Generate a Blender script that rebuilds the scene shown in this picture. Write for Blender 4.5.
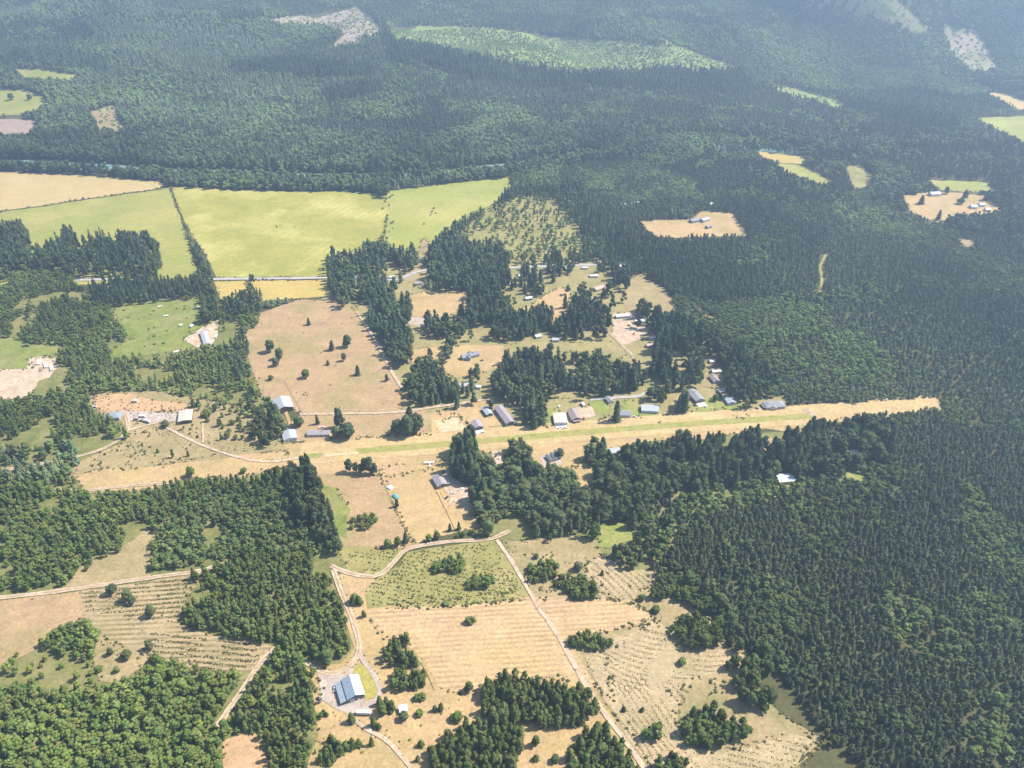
import bpy, math, random
import numpy as np
from mathutils import Vector, Matrix
from mathutils.geometry import delaunay_2d_cdt

for _o in list(bpy.data.objects):
    bpy.data.objects.remove(_o, do_unlink=True)
scene = bpy.context.scene
COL = scene.collection
R = math.radians
rng = np.random.default_rng(7)
random.seed(7)

# ------------------------------------------------------------------ camera, sky, sun, exposure
CAM_H, PITCH, FPX = 515.0, R(33.0), 800.0
cam_data = bpy.data.cameras.new('camera')
cam = bpy.data.objects.new('camera', cam_data)
COL.objects.link(cam)
cam.location = (0, 0, CAM_H)
cam.rotation_euler = (math.pi / 2 - PITCH, 0, 0)
cam_data.sensor_width = 36.0
cam_data.lens = 36.0 * FPX / 1024.0
cam_data.clip_start = 1.0
cam_data.clip_end = 60000.0
scene.camera = cam

SUN_EL, SUN_AZ = R(51), R(15)          # azimuth counted from +X towards +Y
world = bpy.data.worlds.new('World')
scene.world = world
world.use_nodes = True
wn = world.node_tree
bg = wn.nodes['Background']
sky = wn.nodes.new('ShaderNodeTexSky')
sky.sky_type = 'NISHITA'
sky.sun_disc = False
sky.sun_elevation = SUN_EL
sky.sun_rotation = math.pi / 2 - SUN_AZ
sky.altitude = 600
wn.links.new(sky.outputs[0], bg.inputs[0])
bg.inputs[1].default_value = 0.11

sun_data = bpy.data.lights.new('sun', 'SUN')
sun_data.energy = 5.0
sun_data.angle = R(0.5)
sun_data.color = (1.0, 0.945, 0.86)
sun = bpy.data.objects.new('sun', sun_data)
COL.objects.link(sun)
sd = Vector((math.cos(SUN_EL) * math.cos(SUN_AZ), math.cos(SUN_EL) * math.sin(SUN_AZ), math.sin(SUN_EL)))
sun.rotation_euler = sd.to_track_quat('Z', 'Y').to_euler()
sun.location = (600, 300, 1500)

scene.view_settings.view_transform = 'Standard'
scene.view_settings.look = 'None'
scene.view_settings.gamma = 1.0
scene.view_settings.exposure = 1.24
scene.view_settings.use_curve_mapping = False
scene.render.resolution_x, scene.render.resolution_y = 1024, 768
scene.cycles.max_bounces = 4
scene.cycles.diffuse_bounces = 2
scene.cycles.volume_bounces = 0

HAZE_COL, HAZE_DEN = (0.56, 0.76, 1.0, 1), 0.000172
LEAF = 1.5            # overall leaf albedo factor

# ------------------------------------------------------------------ numpy noise, projection, terrain
_perm = np.random.default_rng(3).random((256, 256))

def vnoise(x, y):
    x = np.asarray(x, float); y = np.asarray(y, float)
    xi = np.floor(x).astype(int); yi = np.floor(y).astype(int)
    fx = x - xi; fy = y - yi
    fx = fx * fx * (3 - 2 * fx); fy = fy * fy * (3 - 2 * fy)
    g = lambda a, b: _perm[a % 256, b % 256]
    return (g(xi, yi) * (1 - fx) + g(xi + 1, yi) * fx) * (1 - fy) + (g(xi, yi + 1) * (1 - fx) + g(xi + 1, yi + 1) * fx) * fy

def fbm(x, y, n=3):
    s = 0; a = 0.5; t = 0
    for k in range(n):
        s = s + a * vnoise(np.asarray(x) * 2 ** k + 17 * k, np.asarray(y) * 2 ** k + 31 * k); t += a; a *= 0.5
    return s / t

def ramp(t, w):
    t = np.maximum(t, 0)
    return np.where(t < w, t * t / (2 * w), t - w / 2)

def terrain(x, y):
    x = np.asarray(x, float); y = np.asarray(y, float)
    if y.size == 0 or y.max() <= 1800: return np.zeros(np.broadcast(x, y).shape)     # the valley floor is flat
    u = np.clip((x + 100) / 1500, 0, 1); u = u * u * (3 - 2 * u)
    foot = 1800 + 620 * u
    z = 0.105 * ramp(y - foot, 400)
    v = np.clip((x - 350) / 900, 0, 1); v = v * v * (3 - 2 * v)
    mt = 3350 - 950 * v
    z2 = (0.36 + 0.30 * v) * ramp(y - mt, 300)
    rough = np.clip((y - foot) / 600, 0, 1)
    rg = 1 - np.abs(2 * fbm(x / 620 + 0.4 * y / 620, y / 900 - 0.25 * x / 900, 3) - 1)
    z = z + z2 + rough * (42 * (fbm(x / 420, y / 420, 2) - 0.5))
    z = z + (0.25 + 0.75 * np.clip(z2 / 70, 0, 1)) * rough * 520 * (rg - 0.62)
    z = np.minimum(z, 640.0)
    return np.maximum(z, 0.0) * (rough > 0)

cp, sp = math.cos(PITCH), math.sin(PITCH)

def project(x, y, z):
    dz = np.asarray(z) - CAM_H
    d = y * cp - dz * sp
    u = y * sp + dz * cp
    d = np.where(d < 1, 1, d)
    return 512 + FPX * x / d, 384 - FPX * u / d, d

def at_many(pts):
    p = np.asarray(pts, float)
    a = (p[:, 0] - 512) / FPX; b = (384 - p[:, 1]) / FPX
    dx, dy, dz = a, cp + b * sp, -sp + b * cp
    dz = np.minimum(dz, -0.02)
    t = CAM_H / -dz
    lo = np.zeros_like(t); hi = t.copy()
    n = 160
    found = np.zeros(len(t), bool)
    prev = np.zeros_like(t)
    for k in range(1, n + 1):
        tk = t * k / n
        below = (CAM_H + dz * tk) <= terrain(dx * tk, dy * tk) + 1e-6
        new = below & ~found
        lo = np.where(new, t * (k - 1) / n, lo); hi = np.where(new, tk, hi)
        found |= below
    for _ in range(24):
        m = (lo + hi) / 2
        below = (CAM_H + dz * m) <= terrain(dx * m, dy * m) + 1e-6
        hi = np.where(below, m, hi); lo = np.where(below, lo, m)
    return np.stack([dx * hi, dy * hi], 1)

def at(px, py):
    return at_many([(px, py)])[0]

# ------------------------------------------------------------------ materials
def new_mat(name):
    m = bpy.data.materials.new(name); m.use_nodes = True
    nt = m.node_tree
    b = nt.nodes['Principled BSDF']
    b.inputs['Roughness'].default_value = 0.9
    b.inputs['Specular IOR Level'].default_value = 0.2
    return m, nt, b

def N(nt, typ, **kw):
    n = nt.nodes.new(typ)
    for k, v in kw.items(): setattr(n, k, v)
    return n

def mix(nt, fac, a, b, blend='MIX'):
    n = N(nt, 'ShaderNodeMix', data_type='RGBA', blend_type=blend)
    for s, v in ((n.inputs[0], fac), (n.inputs[6], a), (n.inputs[7], b)):
        if isinstance(v, (int, float)): s.default_value = v
        elif isinstance(v, tuple): s.default_value = v if len(v) == 4 else v + (1,)
        else: nt.links.new(v, s)
    return n.outputs[2]

def mapr(nt, v, a, b, c=0.0, d=1.0):
    n = N(nt, 'ShaderNodeMapRange')
    nt.links.new(v, n.inputs[0])
    for i, q in enumerate((a, b, c, d)): n.inputs[1 + i].default_value = q
    return n.outputs[0]

def noise(nt, vec, size, detail=4, rough=0.6, stretch=None, rot=0):
    if stretch:
        mp = N(nt, 'ShaderNodeMapping'); nt.links.new(vec, mp.inputs[0])
        mp.inputs['Rotation'].default_value = (0, 0, rot); mp.inputs['Scale'].default_value = stretch; vec = mp.outputs[0]
    n = N(nt, 'ShaderNodeTexNoise'); nt.links.new(vec, n.inputs['Vector'])
    n.inputs['Scale'].default_value = 1.0 / size; n.inputs['Detail'].default_value = detail; n.inputs['Roughness'].default_value = rough
    return n.outputs['Fac']

def ground_mat(name, ca, cb, cc=None, size=45, patch=120, rows=None, patch_amt=0.7, seed=0.0, bare=None):
    """dry or green ground: two mottled tones, a third tone in large patches, fine grain, optional mown or planted rows"""
    m, nt, b = new_mat(name)
    warm = lambda c: c and (c[0] * 0.83, c[1] * 0.79, c[2] * 0.78)
    ca, cb, cc, bare = warm(ca), warm(cb), warm(cc), warm(bare)
    if rows: rows = (*rows[:3], warm(rows[3]))
    tc = N(nt, 'ShaderNodeTexCoord')
    off = N(nt, 'ShaderNodeVectorMath', operation='ADD'); nt.links.new(tc.outputs['Object'], off.inputs[0])
    off.inputs[1].default_value = (seed * 317.0, seed * 113.0, 0)
    v = off.outputs[0]
    c = mix(nt, mapr(nt, noise(nt, v, size, 6, 0.65), 0.36, 0.64), ca, cb)
    if cc:
        c = mix(nt, mapr(nt, noise(nt, v, patch, 5, 0.6), 0.47, 0.66, 0, patch_amt), c, cc)
    if rows:
        ang, gap, amt, col = rows
        wv = N(nt, 'ShaderNodeTexWave', wave_type='BANDS', bands_direction='X')
        mp = N(nt, 'ShaderNodeMapping'); nt.links.new(v, mp.inputs[0]); mp.inputs['Rotation'].default_value = (0, 0, ang)
        nt.links.new(mp.outputs[0], wv.inputs[0])
        wv.inputs['Scale'].default_value = 0.314 / gap * 1.0
        wv.inputs['Distortion'].default_value = 2.2; wv.inputs['Detail'].default_value = 3
        wv.inputs['Detail Scale'].default_value = 0.35
        f = mapr(nt, wv.outputs['Fac'], 0.45, 0.8)
        gate = mapr(nt, noise(nt, v, 26, 3), 0.35, 0.6, 0.15, amt)
        mu = N(nt, 'ShaderNodeMath', operation='MULTIPLY'); nt.links.new(f, mu.inputs[0]); nt.links.new(gate, mu.inputs[1])
        c = mix(nt, mu.outputs[0], c, col)
    if bare:
        c = mix(nt, mapr(nt, noise(nt, v, 17, 6, 0.7), 0.57, 0.68, 0, 0.8), c, bare)
    g = mapr(nt, noise(nt, v, 2.6, 3, 0.7), 0.25, 0.75, 0.70, 1.26)
    g2 = mapr(nt, noise(nt, v, 9.0, 5, 0.75), 0.3, 0.7, 0.86, 1.12)
    mg = N(nt, 'ShaderNodeMath', operation='MULTIPLY'); nt.links.new(g, mg.inputs[0]); nt.links.new(g2, mg.inputs[1]); g = mg.outputs[0]
    cm = N(nt, 'ShaderNodeCombineColor')
    for i in range(3): nt.links.new(g, cm.inputs[i])
    c = mix(nt, 1.0, c, cm.outputs[0], 'MULTIPLY')
    nt.links.new(c, b.inputs['Base Color'])
    b.inputs['Roughness'].default_value = 1.0
    b.inputs['Specular IOR Level'].default_value = 0.05
    return m

def plain(name, col, rough=0.6, var=0.18, size=1.5, metal=0.0, rib=None):
    m, nt, b = new_mat(name)
    tc = N(nt, 'ShaderNodeTexCoord')
    f = mapr(nt, noise(nt, tc.outputs['Object'], size, 4), 0.3, 0.7, 1 - var, 1 + var)
    if rib:
        wv = N(nt, 'ShaderNodeTexWave', wave_type='BANDS', bands_direction='X' if rib[0] == 'x' else 'Y')
        nt.links.new(tc.outputs['Object'], wv.inputs[0]); wv.inputs['Scale'].default_value = 0.314 / rib[1]
        r = mapr(nt, wv.outputs['Fac'], 0.0, 1.0, 0.86, 1.05)
        mu = N(nt, 'ShaderNodeMath', operation='MULTIPLY'); nt.links.new(f, mu.inputs[0]); nt.links.new(r, mu.inputs[1]); f = mu.outputs[0]
    cm = N(nt, 'ShaderNodeCombineColor')
    for i in range(3): nt.links.new(f, cm.inputs[i])
    nt.links.new(mix(nt, 1.0, col, cm.outputs[0], 'MULTIPLY'), b.inputs['Base Color'])
    b.inputs['Roughness'].default_value = rough; b.inputs['Metallic'].default_value = metal
    b.inputs['Specular IOR Level'].default_value = 0.4
    return m

def leaf_mat(name, source):
    m, nt, b = new_mat(name)
    nt.nodes.remove(b)
    if source == 'object':
        s = N(nt, 'ShaderNodeObjectInfo').outputs['Color']
    else:
        s = N(nt, 'ShaderNodeVertexColor', layer_name='tint').outputs['Color']
    tc = N(nt, 'ShaderNodeNewGeometry')
    f = mapr(nt, noise(nt, tc.outputs['Position'], 2.2, 2), 0.3, 0.7, 0.75, 1.25)
    cm = N(nt, 'ShaderNodeCombineColor')
    for i in range(3): nt.links.new(f, cm.inputs[i])
    c = mix(nt, 1.0, s, cm.outputs[0], 'MULTIPLY')
    d = N(nt, 'ShaderNodeBsdfDiffuse'); t = N(nt, 'ShaderNodeBsdfTranslucent')
    nt.links.new(c, d.inputs[0]); nt.links.new(c, t.inputs[0])
    mx = N(nt, 'ShaderNodeMixShader'); mx.inputs[0].default_value = 0.4
    nt.links.new(d.outputs[0], mx.inputs[1]); nt.links.new(t.outputs[0], mx.inputs[2])
    nt.links.new(mx.outputs[0], nt.nodes['Material Output'].inputs[0])
    return m

M_leaf_obj = leaf_mat('foliage', 'object')
M_leaf_mass = leaf_mat('foliage_mass', 'mass')
M_bark = plain('bark', (0.09, 0.065, 0.045), 0.95)

# ------------------------------------------------------------------ object helpers
def link(name, me, mat=None, parent=None):
    o = bpy.data.objects.new(name, me); COL.objects.link(o)
    if mat is not None and me is not None and len(me.materials) == 0: me.materials.append(mat)
    if parent is not None: o.parent = parent
    return o

def tag(o, label=None, cat=None, group=None, kind=None):
    if label: o['label'] = label
    if cat: o['category'] = cat
    if group: o['group'] = group
    if kind: o['kind'] = kind
    return o

def empty(name, loc, rz=0.0, label=None, cat=None, group=None):
    o = bpy.data.objects.new(name, None); COL.objects.link(o)
    o.location = loc; o.rotation_euler = (0, 0, rz); o.empty_display_size = 2
    return tag(o, label, cat, group)

def mesh_np(name, V, F, tint=None, smooth=False):
    me = bpy.data.meshes.new(name)
    V = np.ascontiguousarray(V, np.float32); F = np.ascontiguousarray(F, np.int32)
    k = F.shape[1]
    me.vertices.add(len(V)); me.vertices.foreach_set('co', V.ravel())
    me.loops.add(F.size); me.loops.foreach_set('vertex_index', F.ravel())
    me.polygons.add(len(F)); me.polygons.foreach_set('loop_start', np.arange(0, F.size, k, dtype=np.int32))
    me.update(calc_edges=True)
    if not smooth: me.shade_flat()
    if tint is not None:
        a = me.attributes.new('tint', 'FLOAT_COLOR', 'POINT')
        a.data.foreach_set('color', np.ascontiguousarray(tint, np.float32).ravel())
    return me

class MB:
    """collects boxes, prisms and tubes into one mesh"""
    def __init__(s): s.v = []; s.f = []
    def add(s, vs, fs):
        n = len(s.v); s.v += [tuple(p) for p in vs]; s.f += [tuple(i + n for i in f) for f in fs]; return s
    def box(s, x0, x1, y0, y1, z0, z1):
        return s.add([(x0, y0, z0), (x1, y0, z0), (x1, y1, z0), (x0, y1, z0), (x0, y0, z1), (x1, y0, z1), (x1, y1, z1), (x0, y1, z1)],
                     [(0, 3, 2, 1), (4, 5, 6, 7), (0, 1, 5, 4), (1, 2, 6, 5), (2, 3, 7, 6), (3, 0, 4, 7)])
    def prism_y(s, prof, y0, y1):
        n = len(prof)
        vs = [(x, y0, z) for x, z in prof] + [(x, y1, z) for x, z in prof]
        fs = [tuple(range(n)), tuple(range(2 * n - 1, n - 1, -1))] + [(i, i + n, (i + 1) % n + n, (i + 1) % n) for i in range(n)]
        return s.add(vs, fs)
    def prism_x(s, prof, x0, x1):
        n = len(prof)
        vs = [(x0, y, z) for y, z in prof] + [(x1, y, z) for y, z in prof]
        fs = [tuple(range(n)), tuple(range(2 * n - 1, n - 1, -1))] + [(i, i + n, (i + 1) % n + n, (i + 1) % n) for i in range(n)]
        return s.add(vs, fs)
    def tube(s, a, b, r0, r1=None, k=8):
        r1 = r0 if r1 is None else r1
        a = Vector(a); b = Vector(b); q = (b - a).to_track_quat('Z', 'Y')
        vs = []
        for p, r in ((a, r0), (b, r1)):
            vs += [p + q @ Vector((r * math.cos(2 * math.pi * i / k), r * math.sin(2 * math.pi * i / k), 0)) for i in range(k)]
        return s.add(vs, [tuple(range(k - 1, -1, -1)), tuple(range(k, 2 * k))] + [(i, (i + 1) % k, (i + 1) % k + k, i + k) for i in range(k)])
    def loft(s, rings):
        k = len(rings[0]); vs = [p for r in rings for p in r]; fs = []
        for j in range(len(rings) - 1):
            fs += [(j * k + i, j * k + (i + 1) % k, (j + 1) * k + (i + 1) % k, (j + 1) * k + i) for i in range(k)]
        fs += [tuple(range(k - 1, -1, -1)), tuple(range((len(rings) - 1) * k, len(rings) * k))]
        return s.add(vs, fs)
    def mesh(s, name):
        me = bpy.data.meshes.new(name); me.from_pydata(s.v, [], s.f); me.update(); return me
    def build(s, name, mat, parent=None, smooth=False):
        me = s.mesh(name)
        if smooth: me.shade_smooth()
        return link(name, me, mat, parent)

# ------------------------------------------------------------------ polygons of the land cover (traced on the photo, laid out on the ground)
def wiggle(P, amp, step):
    out = []
    n = len(P)
    for i in range(n):
        a = P[i]; b = P[(i + 1) % n]
        L = np.linalg.norm(b - a); k = max(1, int(L / step))
        for j in range(k):
            out.append(a + (b - a) * j / k)
    out = np.array(out)
    if amp > 0:
        out = out + amp * 2 * np.stack([fbm(out[:, 0] / (step * 2.2), out[:, 1] / (step * 2.2), 2) - 0.5,
                                        fbm(out[:, 0] / (step * 2.2) + 50, out[:, 1] / (step * 2.2) + 9, 2) - 0.5], 1)
    return out

def inside(poly, x, y):
    c = np.zeros(np.shape(x), bool); n = len(poly); j = n - 1
    for i in range(n):
        xi, yi = poly[i]; xj, yj = poly[j]
        if yi != yj:
            c ^= ((yi > y) != (yj > y)) & (x < (xj - xi) * (y - yi) / (yj - yi) + xi)
        j = i
    return c

SHEETS = [0]

def lift(layer):
    SHEETS[0] += 1                     # every ground sheet gets a height of its own
    return 0.12 * layer + 0.0012 * SHEETS[0]

def sheet(name, px_poly, mat, layer=1, amp=3.0, step=9.0, kind='structure', label=None):
    P = wiggle(at_many(px_poly), amp, step)
    pts = [Vector((float(p[0]), float(p[1]))) for p in P]
    n = len(pts)
    hilly = terrain(P[:, 0], P[:, 1]).max() > 0.01
    if hilly:                     # far clearings: broader, rougher edges
        P = wiggle(at_many(px_poly), amp * 2.5, 24.0)
        pts = [Vector((float(p[0]), float(p[1]))) for p in P]; n = len(pts)
    if hilly:
        g = 25.0
        xs = np.arange(P[:, 0].min(), P[:, 0].max(), g); ys = np.arange(P[:, 1].min(), P[:, 1].max(), g)
        X, Y = np.meshgrid(xs, ys); X = X.ravel(); Y = Y.ravel()
        k = inside(P, X, Y)
        pts += [Vector((float(a), float(b))) for a, b in zip(X[k], Y[k])]
    vo, _, fo, _, _, _ = delaunay_2d_cdt(pts, [], [list(range(n))], 1, 1e-4)
    A = np.array([(v.x, v.y) for v in vo])
    z = terrain(A[:, 0], A[:, 1]) + (0.7 if hilly else 0.0) + lift(layer)
    V = np.column_stack([A, z])
    me = bpy.data.meshes.new(name)
    me.from_pydata(V.tolist(), [], [tuple(f) for f in fo]); me.update()
    o = link(name, me, mat)
    return tag(o, label=label, kind=kind)

def ribbon(name, px_line, width, mat, layer=3, amp=0.5, kind='structure', closed=False, px_world=True, taper=False):
    P = at_many(px_line) if px_world else np.array(px_line)
    # Catmull-Rom through the points
    pts = []
    for i in range(len(P) - 1):
        p0 = P[max(i - 1, 0)]; p1 = P[i]; p2 = P[i + 1]; p3 = P[min(i + 2, len(P) - 1)]
        k = max(2, int(np.linalg.norm(p2 - p1) / 7))
        for t in np.linspace(0, 1, k, endpoint=False):
            pts.append(0.5 * ((2 * p1) + (p2 - p0) * t + (2 * p0 - 5 * p1 + 4 * p2 - p3) * t * t + (3 * p1 - p0 - 3 * p2 + p3) * t ** 3))
    pts.append(P[-1]); pts = np.array(pts)
    tan = np.gradient(pts, axis=0); tan /= np.linalg.norm(tan, axis=1, keepdims=True) + 1e-9
    nor = np.stack([-tan[:, 1], tan[:, 0]], 1)
    w = width / 2 + amp * (fbm(pts[:, 0] / 9, pts[:, 1] / 9)[:, None] - 0.5) * 2
    w2 = width / 2 + amp * (fbm(pts[:, 0] / 9 + 40, pts[:, 1] / 9)[:, None] - 0.5) * 2
    L = pts + nor * w; Rr = pts - nor * w2
    A = np.concatenate([L, Rr]); n = len(pts)
    tz = terrain(A[:, 0], A[:, 1]); z = tz + np.where(tz > 0.01, 0.9, 0.0) + lift(layer)
    F = np.array([(i, i + n, i + 1 + n, i + 1) for i in range(n - 1)])
    me = mesh_np(name, np.column_stack([A, z]), F)
    o = link(name, me, mat)
    return tag(o, kind=kind)

# ------------------------------------------------------------------ ground: one sheet to the horizon
def axis(fine0, fine1, step, far0, far1):
    a = list(np.arange(fine0, fine1 + 1, step)); s = step; v = fine1
    while v < far1: s *= 1.35; v += s; a.append(v)
    s = step; v = fine0
    while v > far0: s *= 1.35; v -= s; a.insert(0, v)
    return np.array(a)

gx = axis(-2700, 3300, 25, -14000, 14000); gy = axis(-100, 5200, 25, -6000, 16000)
GX, GY = np.meshgrid(gx, gy)
nx, ny = len(gx), len(gy)
GV = np.column_stack([GX.ravel(), GY.ravel(), terrain(GX, GY).ravel()])
ii = (np.arange(ny - 1)[:, None] * nx + np.arange(nx - 1)[None, :]).ravel()
GF = np.column_stack([ii, ii + 1, ii + 1 + nx, ii + nx])
M_floor = ground_mat('forest_floor', (0.068, 0.074, 0.031), (0.108, 0.108, 0.047), (0.115, 0.108, 0.05), 20, 60, patch_amt=0.5)
tag(link('ground', mesh_np('ground', GV, GF, smooth=True), M_floor), kind='structure')

# soils and grasses
TAN = (0.40, 0.285, 0.155); GOLD = (0.45, 0.33, 0.155); PINK = (0.36, 0.245, 0.165); OLIVE = (0.185, 0.19, 0.07)
GREEN = (0.16, 0.21, 0.05); LIME = (0.33, 0.34, 0.075); STRAW = (0.46, 0.385, 0.225); DIRT = (0.47, 0.375, 0.27); GRAVEL = (0.40, 0.34, 0.29)
M_golden = ground_mat('dry_golden_grass', TAN, GOLD, (0.30, 0.25, 0.10), 30, 70, patch_amt=0.75, seed=1)
M_pinkish = ground_mat('dry_pinkish_grass', (0.33, 0.235, 0.13), (0.40, 0.285, 0.155), (0.27, 0.235, 0.10), 24, 60, patch_amt=0.85, seed=2, bare=(0.30, 0.20, 0.14))
M_hay = ground_mat('mown_hay_rows', (0.44, 0.31, 0.175), (0.48, 0.355, 0.19), (0.45, 0.34, 0.15), 28, 70, rows=(R(86), 4.7, 0.8, (0.33, 0.23, 0.13)), seed=3)
M_strip = ground_mat('mown_airstrip_grass', (0.43, 0.325, 0.16), (0.49, 0.375, 0.19), (0.40, 0.29, 0.15), 22, 60, rows=(R(94), 7, 0.35, (0.39, 0.33, 0.14)), seed=4)
M_stripgreen = ground_mat('green_grass_line', (0.25, 0.26, 0.075), (0.32, 0.30, 0.10), None, 14, seed=5)
M_lime = ground_mat('yellow_green_hayfield', (0.265, 0.27, 0.062), (0.335, 0.315, 0.075), (0.46, 0.42, 0.14), 40, 95, patch_amt=0.95, rows=(R(24), 13, 0.4, (0.27, 0.29, 0.06)), seed=6)
M_green = ground_mat('green_pasture', (0.25, 0.265, 0.068), (0.31, 0.31, 0.085), (0.38, 0.34, 0.11), 45, 110, patch_amt=0.9, rows=(R(58), 14, 0.5, (0.22, 0.25, 0.06)), seed=7)
M_fresh = ground_mat('fresh_green_field', (0.245, 0.275, 0.065), (0.31, 0.32, 0.08), (0.40, 0.37, 0.12), 50, 130, seed=8)
M_farTan = ground_mat('ripe_golden_field', (0.43, 0.33, 0.15), (0.48, 0.38, 0.19), (0.38, 0.335, 0.13), 55, 140, rows=(R(72), 14, 0.5, (0.39, 0.29, 0.13)), seed=9)
M_gold2 = ground_mat('small_golden_field', (0.42, 0.32, 0.09), (0.46, 0.36, 0.13), (0.33, 0.30, 0.09), 35, 70, seed=10)
M_olive = ground_mat('rough_green_meadow', (0.21, 0.205, 0.068), (0.28, 0.26, 0.092), (0.34, 0.29, 0.125), 22, 55, seed=11, bare=(0.13, 0.135, 0.05))
M_scrub = ground_mat('scrubby_dry_meadow', (0.29, 0.235, 0.12), (0.36, 0.285, 0.15), (0.20, 0.19, 0.075), 24, 60, seed=12, bare=(0.23, 0.20, 0.09))
M_rowdry = ground_mat('dry_planted_rows', (0.33, 0.265, 0.15), (0.39, 0.31, 0.18), (0.27, 0.23, 0.11), 24, 60, rows=(R(87), 5.0, 1.0, (0.19, 0.165, 0.07)), seed=13)
M_rowdry2 = ground_mat('dry_curving_rows', (0.36, 0.29, 0.17), (0.42, 0.335, 0.195), (0.27, 0.235, 0.11), 26, 60, seed=14)
M_clearing = ground_mat('bright_green_clearing', (0.15, 0.19, 0.045), (0.21, 0.245, 0.065), (0.27, 0.25, 0.095), 18, 40, seed=15)
M_lawn = ground_mat('mown_lawn', (0.19, 0.24, 0.055), (0.25, 0.28, 0.08), (0.33, 0.285, 0.12), 10, 24, seed=16)
M_dirt = ground_mat('pale_dirt', (0.44, 0.34, 0.24), (0.52, 0.42, 0.31), (0.40, 0.30, 0.19), 9, 24, seed=17)
M_gravel = ground_mat('grey_gravel', (0.36, 0.31, 0.265), (0.43, 0.375, 0.32), (0.42, 0.33, 0.23), 8, 20, seed=18)
M_bare = ground_mat('bare_orange_soil', (0.42, 0.27, 0.145), (0.47, 0.33, 0.19), (0.34, 0.24, 0.12), 14, 36, seed=19)
M_paved = ground_mat('worn_paved_road', (0.36, 0.35, 0.33), (0.43, 0.41, 0.385), None, 10, seed=20)
M_clearcut = ground_mat('logged_slope', (0.25, 0.20, 0.155), (0.40, 0.34, 0.28), (0.22, 0.24, 0.10), 34, 90, patch_amt=0.9, seed=21, bare=(0.15, 0.13, 0.09))
M_clearcut2 = ground_mat('greening_logged_slope', (0.19, 0.215, 0.09), (0.29, 0.28, 0.15), (0.40, 0.33, 0.24), 50, 120, patch_amt=0.9, seed=22, bare=(0.12, 0.14, 0.06))
M_plough = ground_mat('bare_mauve_field', (0.30, 0.225, 0.19), (0.36, 0.28, 0.22), None, 35, seed=23)
M_young = ground_mat('young_plantation_floor', (0.21, 0.26, 0.085), (0.28, 0.32, 0.11), (0.16, 0.21, 0.07), 40, 90, seed=24)
M_resid = ground_mat('homestead_grass', (0.26, 0.235, 0.10), (0.33, 0.28, 0.13), (0.19, 0.205, 0.075), 26, 50, seed=25)
M_ochre = ground_mat('yellow_sown_lawn', (0.32, 0.29, 0.07), (0.37, 0.325, 0.10), None, 12, rows=(R(8), 1.6, 0.5, (0.27, 0.27, 0.07)), seed=26)
M_sand = ground_mat('sandy_riding_ring', (0.47, 0.385, 0.235), (0.52, 0.43, 0.27), None, 8, seed=27)

M_water, nt, b = new_mat('river_water')
b.inputs['Base Color'].default_value = (0.155, 0.25, 0.23, 1); b.inputs['Roughness'].default_value = 0.25
b.inputs['Specular IOR Level'].default_value = 0.5
tcw = N(nt, 'ShaderNodeTexCoord'); bp = N(nt, 'ShaderNodeBump'); bp.inputs['Strength'].default_value = 0.3; bp.inputs['Distance'].default_value = 0.3
nt.links.new(noise(nt, tcw.outputs['Object'], 4.0), bp.inputs['Height']); nt.links.new(bp.outputs[0], b.inputs['Normal'])

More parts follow.
